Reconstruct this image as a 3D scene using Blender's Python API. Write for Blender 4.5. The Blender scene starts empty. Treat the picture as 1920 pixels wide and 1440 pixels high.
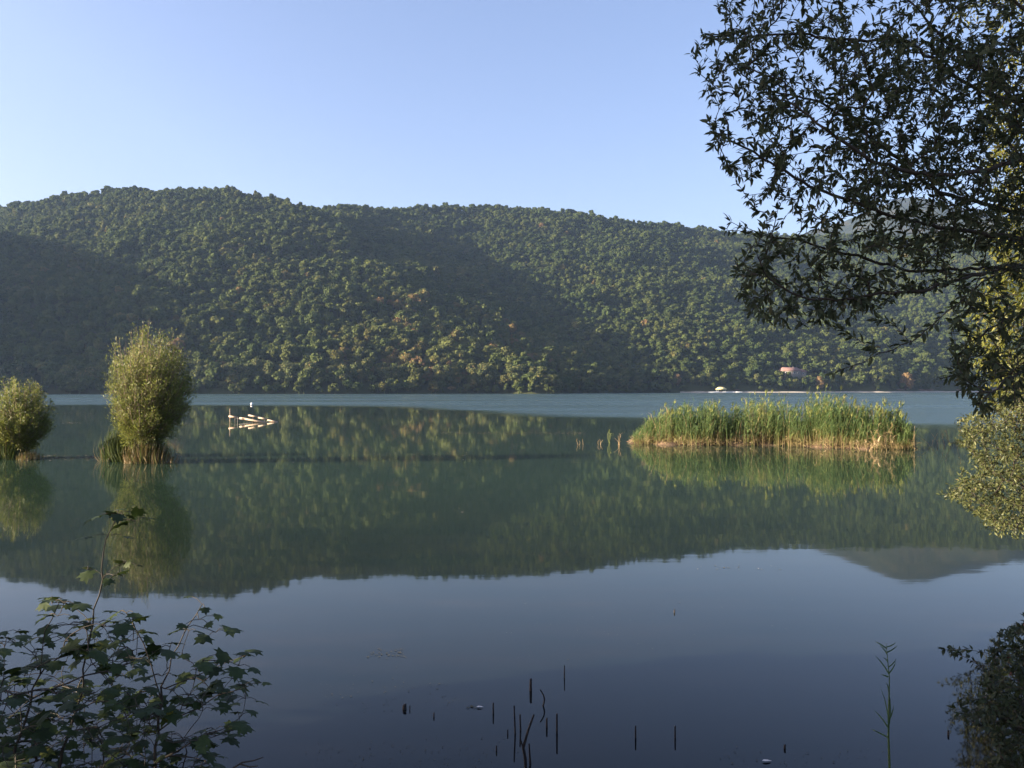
import bpy, math
import numpy as np
from mathutils import Vector

# ------------------------------------------------------------------ camera, sky, sun
sc = bpy.context.scene
COL = sc.collection
F, HC, YH = 1567.0, 2.5, 730.0            # focal length in photo pixels, eye height, horizon row
cd = bpy.data.cameras.new("camera"); cam = bpy.data.objects.new("camera", cd); COL.objects.link(cam)
cd.sensor_width = 36.0; cd.lens = F / 1920 * 36; cd.clip_start = 0.05; cd.clip_end = 12000
cam.location = (0, 0, HC); cam.rotation_euler = (math.radians(90) + math.atan((YH - 720) / F), 0, 0)
sc.camera = cam

SUN_EL, SUN_AZ = math.radians(14.8), math.radians(79)      # azimuth: to the left of straight behind the camera
S = Vector((-math.cos(SUN_EL) * math.sin(SUN_AZ), -math.cos(SUN_EL) * math.cos(SUN_AZ), math.sin(SUN_EL)))
w = bpy.data.worlds.new("World"); sc.world = w; w.use_nodes = True
nt = w.node_tree; bg = nt.nodes["Background"]
sky = nt.nodes.new("ShaderNodeTexSky"); sky.sky_type = 'NISHITA'; sky.sun_disc = False
sky.sun_elevation = SUN_EL; sky.sun_rotation = math.atan2(S.x, S.y)
sky.altitude = 300; sky.air_density = 1.0; sky.dust_density = 3.8; sky.ozone_density = 2.5
tn = nt.nodes.new("ShaderNodeMix"); tn.data_type = 'RGBA'; tn.blend_type = 'MULTIPLY'; tn.inputs[0].default_value = 1
tn.inputs[7].default_value = (1.14, .98, 1.03, 1)      # the violet cast of the evening air
nt.links.new(sky.outputs[0], tn.inputs[6]); nt.links.new(tn.outputs[2], bg.inputs[0]); bg.inputs[1].default_value = 0.070
sd = bpy.data.lights.new("sun", 'SUN'); sun = bpy.data.objects.new("sun", sd); COL.objects.link(sun)
sd.energy = 5.0; sd.angle = math.radians(0.5); sd.color = (1.0, 0.85, 0.65)
sun.rotation_euler = S.to_track_quat('Z', 'Y').to_euler(); sun.location = (-40, -10, 60)
sc.view_settings.view_transform = 'Standard'; sc.view_settings.look = 'None'
sc.view_settings.exposure = 2.23; sc.view_settings.gamma = 1.0
sc.cycles.max_bounces = 6; sc.cycles.diffuse_bounces = 2; sc.cycles.glossy_bounces = 3
sc.cycles.transmission_bounces = 4; sc.cycles.transparent_max_bounces = 6; sc.cycles.volume_bounces = 0
sc.cycles.use_denoising = True

rng = np.random.default_rng(7)

# ------------------------------------------------------------------ helpers
def P(x, y, D):
    """point of the place seen at photo pixel x, y and standing D metres out"""
    return np.array([(x - 960) / F * D, D, HC + (YH - y) / F * D])

def fbm(X, Y, scl, seed, octv=4):
    r = np.random.RandomState(seed); o = np.zeros_like(X, dtype=float); a = 1.0
    for k in range(octv):
        for j in range(3):
            t = r.uniform(0, 6.28); p = r.uniform(0, 6.28); q = r.uniform(0, 6.28)
            f = 6.28 / scl * r.uniform(.7, 1.4)
            o += a * np.sin((X * np.cos(t) + Y * np.sin(t)) * f + p + 1.3 * np.sin((X * -np.sin(t) + Y * np.cos(t)) * f * .6 + q)) / 3
        a *= .5; scl *= .5
    return o

def tag(o, label=None, cat=None, group=None, kind=None):
    if label: o["label"] = label
    if cat: o["category"] = cat
    if group: o["group"] = group
    if kind: o["kind"] = kind
    return o

def link(name, me, parent=None, mat=None):
    o = bpy.data.objects.new(name, me); COL.objects.link(o)
    if parent is not None: o.parent = parent
    if mat is not None:
        for m in (mat if isinstance(mat, (list, tuple)) else [mat]): me.materials.append(m)
    return o

def empty(name, loc=(0, 0, 0), rz=0.0):
    o = bpy.data.objects.new(name, None); COL.objects.link(o)
    o.location = loc; o.rotation_euler = (0, 0, rz); o.empty_display_size = .2
    return o

def mesh_np(name, V, faces_list, attrs=None, midx=None, smooth=False):
    """V (n,3); faces_list = list of int arrays (m,k); attrs = {name: per-vertex floats}"""
    me = bpy.data.meshes.new(name); V = np.asarray(V, dtype=np.float32)
    tot = []; idx = []
    for f in faces_list:
        f = np.asarray(f, dtype=np.int32)
        if len(f) == 0: continue
        tot.append(np.full(len(f), f.shape[1], np.int32)); idx.append(f.ravel())
    tot = np.concatenate(tot); idx = np.concatenate(idx)
    me.vertices.add(len(V)); me.vertices.foreach_set("co", V.ravel())
    me.loops.add(len(idx)); me.loops.foreach_set("vertex_index", idx)
    me.polygons.add(len(tot)); st = np.concatenate([[0], np.cumsum(tot)[:-1]]).astype(np.int32)
    me.polygons.foreach_set("loop_start", st); me.polygons.foreach_set("loop_total", tot)
    if midx is not None: me.polygons.foreach_set("material_index", np.asarray(midx, np.int32))
    if smooth: me.polygons.foreach_set("use_smooth", np.ones(len(tot), bool))
    for k, v in (attrs or {}).items():
        a = me.attributes.new(k, 'FLOAT', 'POINT'); a.data.foreach_set("value", np.asarray(v, np.float32))
    me.update(calc_edges=True); me.validate()
    return me

def unit(v): return v / np.maximum(np.linalg.norm(v, axis=-1, keepdims=True), 1e-9)

# leaf outlines: x along the leaf, y across, z lift; first corner is the stalk
T_QUAD = (np.array([(0, 0, 0), (.5, -.5, .05), (1, 0, 0), (.5, .5, .05)]), [[(0, 1, 2, 3)]])
T_NARROW = (np.array([(0, 0, 0), (.28, -.46, .07), (.28, 0, 0), (.28, .46, .07), (.65, -.36, .02), (.65, 0, -.05), (.65, .36, .02), (1, 0, -.16)]),
            [[(0, 1, 2), (0, 2, 3), (4, 7, 5), (5, 7, 6)], [(1, 4, 5, 2), (2, 5, 6, 3)]])
_m = [(0, 0), (.10, .20), (-.04, .42), (.16, .36), (.30, .62), (.36, .44), (.46, .30), (.66, .34), (.74, .22), (.72, .12), (1.0, 0)]
_mo = _m + [(x, -y) for x, y in _m[-2:0:-1]]
T_MAPLE = (np.array([(.34, 0, 0)] + [(x, y, -.35 * ((x - .34) ** 2 + y * y)) for x, y in _mo]),
           [[(0, i + 1, (i + 1) % len(_mo) + 1) for i in range(len(_mo))]])
T_BLADE = (np.array([(0, -.5, 0), (0, .5, 0), (.4, -.45, .10), (.4, .45, .10), (.75, -.3, .0), (.75, .3, .0), (1, 0, -.22)]),
           [[(4, 5, 6)], [(0, 2, 3, 1), (2, 4, 5, 3)]])

def leaves_arrays(Pn, d, n, L, W, tint, tpl=T_NARROW, curl=1.0):
    tv, tf = tpl; N = len(Pn); k = len(tv)
    d = unit(d); n = unit(n - d * (n * d).sum(1, keepdims=True)); s = np.cross(n, d)
    L = np.broadcast_to(L, (N,)); W = np.broadcast_to(W, (N,))
    V = (Pn[:, None, :] + d[:, None, :] * (tv[None, :, 0, None] * L[:, None, None])
         + s[:, None, :] * (tv[None, :, 1, None] * W[:, None, None])
         + n[:, None, :] * (tv[None, :, 2, None] * (L * curl)[:, None, None]))
    fl = [(np.asarray(f)[None] + (np.arange(N) * k)[:, None, None]).reshape(-1, len(f[0])) for f in tf]
    return V.reshape(-1, 3), fl, np.repeat(tint, k)

class MB:
    """collects pieces into one mesh"""
    def __init__(self): self.V = []; self.F = {}; self.n = 0; self.T = []
    def add(self, V, faces, tint=0.5):
        V = np.asarray(V, float).reshape(-1, 3)
        for f in faces:
            f = np.asarray(f, int)
            if len(f): self.F.setdefault(f.shape[1], []).append(f + self.n)
        self.V.append(V); self.T.append(np.broadcast_to(np.asarray(tint, float), (len(V),))); self.n += len(V); return self
    def box(self, c, s, rz=0.0, tint=.5, axes=None):
        h = np.array(s) / 2; v = np.array([(x, y, z) for x in (-1, 1) for y in (-1, 1) for z in (-1, 1)]) * h
        if axes is not None: v = v @ np.array(axes)
        else:
            c_, s_ = math.cos(rz), math.sin(rz); v = v @ np.array([(c_, s_, 0), (-s_, c_, 0), (0, 0, 1)])
        return self.add(v + np.array(c), [[(0, 1, 3, 2), (4, 6, 7, 5), (0, 4, 5, 1), (2, 3, 7, 6), (0, 2, 6, 4), (1, 5, 7, 3)]], tint)
    def tube(self, pts, rad, ns=6, tint=.5, cap=True):
        pts = np.asarray(pts, float); m = len(pts); rad = np.broadcast_to(rad, (m,))
        t = unit(np.gradient(pts, axis=0)); up = np.array([0, 0, 1.0]) if abs(t[0, 2]) < .9 else np.array([1.0, 0, 0])
        a = unit(np.cross(t, np.broadcast_to(up, t.shape))); b = np.cross(t, a)
        th = np.arange(ns) * 2 * np.pi / ns
        V = pts[:, None] + rad[:, None, None] * (a[:, None] * np.cos(th)[None, :, None] + b[:, None] * np.sin(th)[None, :, None])
        i = np.arange(m - 1)[:, None] * ns; j = np.arange(ns)[None]; j2 = (j + 1) % ns
        fs = [np.stack([i + j, i + j2, i + ns + j2, i + ns + j], -1).reshape(-1, 4)]
        self.add(V.reshape(-1, 3), fs, tint)
        if cap:
            for r in (0, m - 1): self.add(np.concatenate([V[r], pts[r][None]]), [[(q, (q + 1) % ns, ns) for q in range(ns)]], tint)
        return self
    def leaves(self, *a, **k):
        V, fl, t = leaves_arrays(*a, **k); return self.add(V, fl, t)
    def mesh(self, name, smooth=False):
        return mesh_np(name, np.concatenate(self.V), [np.concatenate(v) for v in self.F.values()], {"tint": np.concatenate(self.T)}, smooth=smooth)
    def build(self, name, mat, parent=None, smooth=False):
        return link(name, self.mesh(name, smooth), parent, mat)

# ------------------------------------------------------------------ materials
def newmat(name):
    m = bpy.data.materials.new(name); m.use_nodes = True
    return m, m.node_tree, m.node_tree.nodes["Principled BSDF"]

def ramp(t, fac, stops, interp='LINEAR'):
    r = t.nodes.new("ShaderNodeValToRGB"); e = r.color_ramp.elements; r.color_ramp.interpolation = interp
    while len(e) > 1: e.remove(e[-1])
    e[0].position = stops[0][0]; e[0].color = (*stops[0][1], 1)
    for p, c in stops[1:]:
        q = e.new(p); q.color = (*c, 1)
    t.links.new(fac, r.inputs[0]); return r.outputs[0]

def attr(t, name, kind='GEOMETRY'):
    a = t.nodes.new("ShaderNodeAttribute"); a.attribute_type = kind; a.attribute_name = name; return a.outputs["Fac"]

def noise(t, vec, scale, detail=3, rough=.5):
    n = t.nodes.new("ShaderNodeTexNoise"); n.inputs["Scale"].default_value = scale; n.inputs["Detail"].default_value = detail
    n.inputs["Roughness"].default_value = rough
    if vec is not None: t.links.new(vec, n.inputs["Vector"])
    return n.outputs[0]

def math_(t, op, a, b=None, c=None, clamp=False):
    n = t.nodes.new("ShaderNodeMath"); n.operation = op; n.use_clamp = clamp
    for i, v in enumerate((a, b, c)):
        if v is None: continue
        if isinstance(v, (int, float)): n.inputs[i].default_value = v
        else: t.links.new(v, n.inputs[i])
    return n.outputs[0]

def leaf_mat(name, stops, trans=.3, rough=.55, spec=.35, inst=False, noise_scale=None):
    m, t, b = newmat(name)
    if inst:
        fac = math_(t, 'ADD', math_(t, 'MULTIPLY', attr(t, "tint"), .22), math_(t, 'MULTIPLY', attr(t, "tree_tint", 'INSTANCER'), .78))
    else: fac = attr(t, "tint")
    if noise_scale:      # blotches and veins within each leaf
        tc = t.nodes.new("ShaderNodeTexCoord")
        fac = math_(t, 'ADD', fac, math_(t, 'MULTIPLY', math_(t, 'SUBTRACT', noise(t, tc.outputs["Object"], noise_scale, 4, .7), .5), .9), clamp=True)
    c = ramp(t, fac, stops)
    t.links.new(c, b.inputs["Base Color"]); b.inputs["Roughness"].default_value = rough
    b.inputs["Specular IOR Level"].default_value = spec
    tr = t.nodes.new("ShaderNodeBsdfTranslucent"); mx = t.nodes.new("ShaderNodeMixShader"); mx.inputs[0].default_value = trans
    t.links.new(c, tr.inputs[0]); t.links.new(b.outputs[0], mx.inputs[1]); t.links.new(tr.outputs[0], mx.inputs[2])
    t.links.new(mx.outputs[0], t.nodes["Material Output"].inputs[0]); return m

def plain(name, stops, scale=4.0, rough=.85, spec=.2, bump=0.0, bscale=None, coord="Object", stretch=(1, 1, 1)):
    m, t, b = newmat(name)
    tc = t.nodes.new("ShaderNodeTexCoord"); mp = t.nodes.new("ShaderNodeMapping"); mp.inputs["Scale"].default_value = stretch
    t.links.new(tc.outputs[coord], mp.inputs[0])
    n = noise(t, mp.outputs[0], scale, 6, .6)
    t.links.new(ramp(t, n, stops), b.inputs["Base Color"]); b.inputs["Roughness"].default_value = rough
    b.inputs["Specular IOR Level"].default_value = spec
    if bump:
        bp = t.nodes.new("ShaderNodeBump"); bp.inputs["Distance"].default_value = bump; bp.inputs["Strength"].default_value = 1
        t.links.new(noise(t, mp.outputs[0], bscale or scale * 4, 5, .6), bp.inputs["Height"]); t.links.new(bp.outputs[0], b.inputs["Normal"])
    return m

M = {}
M['forest'] = leaf_mat("forest_leaves", [(0, (0.031, 0.047, 0.015)), (.22, (0.045, 0.068, 0.020)), (.48, (0.070, 0.089, 0.024)), (.70, (0.095, 0.106, 0.031)), (.85, (0.140, 0.116, 0.037)), (.94, (0.180, 0.100, 0.050)), (1, (0.214, 0.133, 0.077))], trans=.25, rough=.85, spec=.1, inst=True)
M['shore'] = leaf_mat("shore_leaves", [(0, (0.034, 0.047, 0.015)), (.25, (0.056, 0.073, 0.021)), (.6, (0.095, 0.106, 0.031)), (.85, (0.146, 0.133, 0.044)), (1, (0.191, 0.144, 0.066))], trans=.15, rough=.75, spec=.15)
M['shore_tan'] = leaf_mat("autumn_leaves", [(0, (.10, .07, .025)), (.5, (.17, .11, .045)), (1, (.26, .17, .09))], trans=.15, rough=.75, spec=.15)
M['willow'] = leaf_mat("willow_leaves", [(0, (0.060, 0.082, 0.019)), (.35, (0.120, 0.142, 0.033)), (.7, (0.189, 0.206, 0.047)), (.92, (0.249, 0.232, 0.069)), (1, (0.310, 0.241, 0.103))], trans=.42)
M['tree'] = leaf_mat("dark_tree_leaves", [(0, (.040, .052, .026)), (.5, (.075, .090, .042)), (.85, (.115, .125, .06)), (1, (.19, .16, .08))], trans=.35, rough=.6, spec=.22, noise_scale=25)
M['lit'] = leaf_mat("yellow_green_leaves", [(0, (0.052, 0.060, 0.010)), (.5, (0.112, 0.120, 0.019)), (1, (0.206, 0.189, 0.043))], trans=.35)
M['olive'] = leaf_mat("silver_olive_leaves", [(0, (0.036, 0.045, 0.013)), (.5, (0.073, 0.084, 0.026)), (.85, (0.129, 0.129, 0.047)), (1, (0.206, 0.172, 0.077))], trans=.2)
M['small'] = leaf_mat("small_dark_leaves", [(0, (.022, .030, .012)), (.6, (.048, .062, .022)), (.85, (.09, .085, .035)), (1, (.15, .06, .04))], trans=.25)
M['maple'] = leaf_mat("maple_leaves", [(0, (.018, .030, .008)), (.5, (.036, .055, .014)), (.85, (.065, .085, .020)), (1, (.15, .14, .025))], trans=.3, rough=.6, spec=.25, noise_scale=70)
M['reed'] = leaf_mat("reed_leaves", [(0, (0.058, 0.107, 0.036)), (.35, (0.128, 0.188, 0.057)), (.6, (0.232, 0.253, 0.072)), (.75, (0.258, 0.224, 0.086)), (.88, (0.310, 0.224, 0.112)), (1, (0.482, 0.378, 0.215))], trans=.4, rough=.6)
M['grass'] = leaf_mat("grass_blades", [(0, (0.043, 0.073, 0.015)), (.5, (0.086, 0.103, 0.026)), (.75, (0.172, 0.129, 0.052)), (1, (0.292, 0.206, 0.112))], trans=.25, rough=.6)
M['bark'] = plain("bark", [(.3, (.035, .028, .022)), (.7, (.10, .082, .065))], 9, .9, .2, .01, 40, stretch=(1, 1, .3))
M['bark_pale'] = plain("pale_bark", [(.3, (.10, .075, .05)), (.7, (.22, .17, .12))], 9, .9, .2, .01, 40, stretch=(1, 1, .3))
M['twig'] = plain("twig_bark", [(.3, (.030, .024, .018)), (.7, (.065, .052, .038))], 20, .8, .3)
M['mud'] = plain("mud", [(.3, (.05, .032, .022)), (.55, (.12, .08, .05)), (.75, (.24, .165, .10))], 5, .95, .2, .03, 14)
M['soil'] = plain("bank_soil", [(.3, (.04, .03, .02)), (.6, (.09, .07, .045)), (.8, (.07, .085, .03))], 1.5, .95, .15, .03, 8)
M['floor'] = plain("forest_floor", [(.3, (.030, .036, .014)), (.6, (.055, .06, .022)), (.8, (.09, .075, .035))], .05, .95, .1)
M['sand'] = plain("pale_shingle", [(.3, (.34, .29, .23)), (.7, (.52, .46, .38))], .6, .9, .2)
M['earth'] = plain("brown_earth", [(.3, (.09, .055, .035)), (.7, (.17, .105, .065))], .5, .95, .1)
M['plank'] = plain("weathered_plank", [(.25, (.26, .18, .12)), (.6, (.40, .30, .21)), (.85, (.50, .40, .29))], 5, .7, .3, .004, 30, stretch=(1, 6, 6))
M['darkwood'] = plain("dark_wet_wood", [(.3, (.010, .008, .008)), (.7, (.030, .023, .020))], 14, .6, .4)
M['white'] = plain("white_paint", [(.3, (.68, .68, .66)), (.7, (.80, .80, .78))], 3, .5, .4)
M['yellow'] = plain("yellow_canopy", [(.3, (.62, .50, .20)), (.7, (.74, .62, .30))], 2, .7, .3)
M['roof'] = plain("red_roof", [(.3, (.17, .095, .08)), (.7, (.26, .155, .13))], 1.2, .85, .2)
M['wall'] = plain("plaster_wall", [(.3, (.20, .17, .14)), (.7, (.28, .24, .20))], 1, .9, .2)
M['glass'] = plain("window_glass", [(.3, (.03, .035, .04)), (.7, (.05, .055, .06))], 1, .15, .5)
M['weed'] = leaf_mat("floating_bits", [(0, (.05, .045, .025)), (.6, (.13, .11, .06)), (.9, (.26, .21, .14)), (1, (.6, .55, .5))], trans=.0, rough=.9, spec=.05)

# ------------------------------------------------------------------ hills
RIDGES = [
 ([(-900,420,960),(-300,395,910),(0,386,880),(60,380,870),(150,364,855),(270,354,825),(400,354,800),(470,362,785),(530,376,775),(560,388,765)],.53),
 ([(560,388,765),(622,450,725),(680,508,685),(738,556,650),(820,602,600),(915,650,540),(1012,694,490),(1072,728,470)],.46),
 ([(300,410,900),(570,390,830),(620,385,860),(700,389,930),(850,388,1020),(980,387,1040),(1080,396,1050),(1150,409,1060),(1250,421,1100),(1350,433,1150),(1450,440,1180),(1600,441,1200),(1800,441,1200),(2000,440,1200),(2600,420,1200)],.50),
 ([(1120,404,1050),(1190,430,1000),(1260,500,920),(1330,575,830),(1390,625,760),(1430,680,690)],.62),
 ([(980,388,1040),(1080,440,960),(1170,520,860),(1230,610,760),(1250,660,690),(1270,715,640)],.66),
 ('W',[(-640,760,140),(-595,670,178),(-555,590,170),(-525,510,151),(-508,440,119),(-500,370,82),(-500,300,30)],.8),
]
def H(X, Y):
    X = np.asarray(X, float); Y = np.asarray(Y, float)
    wx = X + fbm(X, Y, 190, 3, 3) * 6; wy = Y + fbm(X, Y, 180, 5, 3) * 6
    hs = []
    for r in RIDGES:
        s = r[-1]; q = np.array(r[1], float) if r[0] == 'W' else np.array([P(*p) for p in r[0]])
        best = np.full(X.shape, -1e9)
        for a, b in zip(q[:-1], q[1:]):
            d = b[:2] - a[:2]; L = d @ d
            t = np.clip(((wx - a[0]) * d[0] + (wy - a[1]) * d[1]) / L, 0, 1)
            dist = np.hypot(wx - a[0] - t * d[0], wy - a[1] - t * d[1])
            best = np.maximum(best, a[2] + t * (b[2] - a[2]) - 6 - s * (np.sqrt(dist ** 2 + 49) - 7))
        hs.append(best)
    hs = np.array(hs); k = 3.0; m = hs.max(0)
    z = m + k * np.log(np.exp((hs - m) / k).sum(0))
    z = z + fbm(X, Y, 90, 11, 2) * 2 * np.clip(z / 40, 0, 1)
    return np.where(z < 5, 5 - (5 - z) * 2.2, z)

def grid_mesh(name, xs, ys, zf, mat, kind='structure'):
    X, Y = np.meshgrid(xs, ys); Z = zf(X, Y); nx, ny = len(xs), len(ys)
    i = np.arange(ny - 1)[:, None] * nx + np.arange(nx - 1)[None]
    f = np.stack([i, i + 1, i + nx + 1, i + nx], -1).reshape(-1, 4)
    me = mesh_np(name, np.stack([X, Y, Z], -1).reshape(-1, 3), [f], smooth=True)
    return tag(link(name, me, None, mat), kind=kind)

def hz(X, Y):
    z = np.maximum(H(X, Y), -4.0)
    return np.maximum(z, np.clip((-30 - Y) * .1, -4, 2.5))
xs = np.concatenate([np.arange(-860, -900, 60.), np.arange(-860, 1400, 9.), np.arange(1400, 2600, 60.)])
ys = np.concatenate([np.arange(-300, 280, 34.), np.arange(280, 1300, 9.), np.arange(1300, 1600, 50.)])
grid_mesh("hills", xs, ys, hz, M['floor'])

MT = [(1100,470),(1300,452),(1500,440),(1560,420),(1640,388),(1690,371),(1720,367),(1760,381),(1850,402),(1920,414),(2050,400),(2300,410),(2700,470)]
def mz(X, Y):
    q = np.array([P(x, y, 2700) for x, y in MT]); c = np.interp(X, q[:, 0], q[:, 2])
    wob = fbm(X, Y, 700, 21, 4)
    return np.maximum(c - np.abs(Y - 2700 + wob * 60) * .42 + wob * 14 * np.clip(np.abs(Y - 2700) / 300, 0, 1), -4)
M['mountain'] = plain("mountain_woods", [(.35, (.012, .018, .010)), (.55, (.022, .027, .014)), (.75, (.05, .042, .026))], .02, .95, .1, 8, .06)
grid_mesh("mountain", np.arange(0, 4200, 30.), np.arange(1650, 3500, 30.), mz, M['mountain'])

# ------------------------------------------------------------------ near bank (under and beside the camera, carries the foreground plants)
def shore_y(X): return np.clip(1.36 * (X - 1.2), 3.1, 17) + .25 * np.sin(X * .9) + np.clip((-X - 12) / 30, 0, 1) * 6
def bank_z(X, Y):
    d = shore_y(X) - Y
    return np.clip(d * .34, -1.6, .9 + .02 * np.maximum(d - 3, 0)) + fbm(X, Y, 2.2, 31, 3) * .05
grid_mesh("lake_bank", np.concatenate([np.arange(-60, -12, 3.), np.arange(-12, 16, .3), np.arange(16, 70, 3.)]),
          np.concatenate([np.arange(-60, -3, 3.), np.arange(-3, 22, .3), np.arange(22, 34, 2.)]), bank_z, M['soil'])

# ------------------------------------------------------------------ water
def water_material():
    m, t, b = newmat("lake_water")
    geo = t.nodes.new("ShaderNodeNewGeometry"); pos = geo.outputs["Position"]
    sx = t.nodes.new("ShaderNodeSeparateXYZ"); t.links.new(pos, sx.inputs[0])
    X, Y = sx.outputs[0], sx.outputs[1]
    # the wind-ruffled water lies beyond this line
    cr = t.nodes.new("ShaderNodeFloatCurve"); c = cr.mapping.curves[0]
    pts = [(-80, 132), (-50, 128), (-19, 118), (-6, 98), (3, 79), (11, 71), (20, 66), (30, 56), (60, 52)]
    c.points[0].location = (0, pts[0][1] / 200); c.points[1].location = (1, pts[-1][1] / 200)
    for px, py in pts[1:-1]: c.points.new((px + 80) / 140, py / 200)
    cr.mapping.update()
    t.links.new(math_(t, 'DIVIDE', math_(t, 'ADD', X, 80.0), 140.0, clamp=True), cr.inputs["Value"])
    edge = math_(t, 'MULTIPLY', cr.outputs[0], 200.0)
    mp = t.nodes.new("ShaderNodeMapping"); mp.inputs["Scale"].default_value = (.16, 1, 1); t.links.new(pos, mp.inputs[0])
    wob = math_(t, 'MULTIPLY', math_(t, 'SUBTRACT', noise(t, mp.outputs[0], .12, 6, .65), .5), 30.0)
    dd = math_(t, 'ADD', math_(t, 'SUBTRACT', Y, edge), wob)
    mask = t.nodes.new("ShaderNodeMapRange"); mask.inputs["From Min"].default_value = -9; mask.inputs["From Max"].default_value = 13
    mask.interpolation_type = 'SMOOTHSTEP'; t.links.new(dd, mask.inputs[0]); mk = mask.outputs[0]
    mp2 = t.nodes.new("ShaderNodeMapping"); mp2.inputs["Scale"].default_value = (.3, 1, 1); t.links.new(pos, mp2.inputs[0])
    patch = math_(t, 'MULTIPLY_ADD', noise(t, mp2.outputs[0], .045, 4, .6), .9, .45, clamp=True)
    mk = math_(t, 'MULTIPLY', mk, patch)
    # calm swell + ruffles
    h1 = noise(t, mp2.outputs[0], 1.1, 3, .45)
    h2 = noise(t, mp2.outputs[0], 5.0, 2, .5)
    hr = noise(t, pos, 2.2, 4, .65)
    height = math_(t, 'ADD', math_(t, 'ADD', math_(t, 'MULTIPLY', h1, WAVE[0]), math_(t, 'MULTIPLY', h2, WAVE[1])), math_(t, 'MULTIPLY', math_(t, 'MULTIPLY', hr, WAVE[2]), mk))
    bp = t.nodes.new("ShaderNodeBump"); bp.inputs["Strength"].default_value = 1; bp.inputs["Distance"].default_value = 1
    t.links.new(height, bp.inputs["Height"]); t.links.new(bp.outputs[0], b.inputs["Normal"])
    rg = math_(t, 'MULTIPLY_ADD', mk, WAVE[4], WAVE[3]); t.links.new(rg, b.inputs["Roughness"])
    b.inputs["IOR"].default_value = 1.24
    # body of the water: milky green out in the lake, brown and weedy over the shallows, with the bank trees' shade painted in as a darker near tone
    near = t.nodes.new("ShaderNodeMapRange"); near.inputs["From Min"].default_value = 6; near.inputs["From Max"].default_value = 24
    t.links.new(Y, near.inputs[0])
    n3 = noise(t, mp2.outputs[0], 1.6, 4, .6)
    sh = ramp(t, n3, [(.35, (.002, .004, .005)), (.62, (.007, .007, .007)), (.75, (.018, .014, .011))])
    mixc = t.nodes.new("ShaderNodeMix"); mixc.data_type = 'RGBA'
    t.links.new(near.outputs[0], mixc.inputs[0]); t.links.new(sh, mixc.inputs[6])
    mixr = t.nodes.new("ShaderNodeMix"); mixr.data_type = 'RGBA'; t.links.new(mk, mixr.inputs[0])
    mixr.inputs[6].default_value = (*BODY, 1); mixr.inputs[7].default_value = (*BODY_R, 1)  # ruffled water bluer and lighter: sky reflection put into its body colour
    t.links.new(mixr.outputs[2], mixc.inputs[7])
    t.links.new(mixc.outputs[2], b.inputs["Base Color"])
    return m
WAVE = (.0012, .0002, .05, .030, .25)
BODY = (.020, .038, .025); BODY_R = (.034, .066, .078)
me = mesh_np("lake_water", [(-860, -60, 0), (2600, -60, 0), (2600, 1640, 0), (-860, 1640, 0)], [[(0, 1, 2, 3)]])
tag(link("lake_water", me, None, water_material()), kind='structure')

# ------------------------------------------------------------------ crowns
def crown(R, Hh, nl, nq, q, seed, z0=0.0, low=.35):
    """leafy crown built of many small leaf clumps over several lobes; returns MB"""
    r = np.random.default_rng(seed); mb = MB(); C = []; Rr = []
    for i in range(nl):
        a = r.uniform(0, 6.28); u = r.uniform(0, 1) ** .5; z = r.uniform(-low, 1)
        k = math.sqrt(max(0.05, 1 - (z * .9) ** 2))
        C.append((math.cos(a) * u * R * k * .68, math.sin(a) * u * R * k * .68, z * Hh * .62)); Rr.append(R * r.uniform(.30, .52))
    C = np.array(C); Rr = np.array(Rr); per = nq // nl
    for i in range(nl):
        v = unit(r.normal(size=(per, 3))); v[:, 2] = np.abs(v[:, 2]) * np.where(r.uniform(size=per) < .75, 1, -1)
        p = C[i] + v * Rr[i] * r.uniform(.8, 1.12, (per, 1)) * np.array([1, 1, .82])
        ok = np.ones(per, bool)
        for j in range(nl):
            if j != i: ok &= np.linalg.norm((p - C[j]) / np.array([1, 1, .82]), axis=1) > Rr[j] * .75
        p, vv = p[ok], v[ok]; n = unit(vv + r.normal(size=vv.shape) * .75)
        d = np.cross(n, r.normal(size=n.shape)); L = q * r.uniform(.6, 1.3, len(p))
        ti = np.clip(.5 + r.normal(0, .22, len(p)) + r.uniform(-.12, .12), 0, 1)
        if len(p): mb.leaves(p + np.array([0, 0, z0]) - unit(d) * L[:, None] * .5, d, n, L, L * .8, ti, tpl=T_QUAD)
        # inner foliage mass of each lobe
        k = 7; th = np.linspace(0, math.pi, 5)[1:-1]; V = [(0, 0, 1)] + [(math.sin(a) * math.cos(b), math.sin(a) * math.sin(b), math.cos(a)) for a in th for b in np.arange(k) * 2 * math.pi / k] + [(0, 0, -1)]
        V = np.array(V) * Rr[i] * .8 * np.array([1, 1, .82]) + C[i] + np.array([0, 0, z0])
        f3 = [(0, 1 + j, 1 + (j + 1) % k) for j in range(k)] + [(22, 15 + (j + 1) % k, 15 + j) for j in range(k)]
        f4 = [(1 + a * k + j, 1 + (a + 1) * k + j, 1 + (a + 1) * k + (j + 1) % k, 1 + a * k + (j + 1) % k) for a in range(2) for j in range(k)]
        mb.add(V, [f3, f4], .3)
    return mb

# ------------------------------------------------------------------ the wood on the hills (uncountable: one object)
protos = bpy.data.collections.new("wood_tree_shapes")
for i in range(7):
    Rr = [1.0, .95, 1.05, .9, 1.0, .8, 1.1][i]; Hh = [.95, 1.15, .85, 1.3, 1.0, 1.5, .8][i]
    mb = crown(Rr, Hh, [9, 8, 11, 8, 10, 8, 12][i], 520, .36, 100 + i, z0=.75)
    mb.tube([(0, 0, -1.4), (0, 0, .3)], [.09, .06], 5, .2, False)
    o = bpy.data.objects.new("wood_tree", mb.mesh("wood_tree")); o.data.materials.append(M['forest']); protos.objects.link(o)

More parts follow.
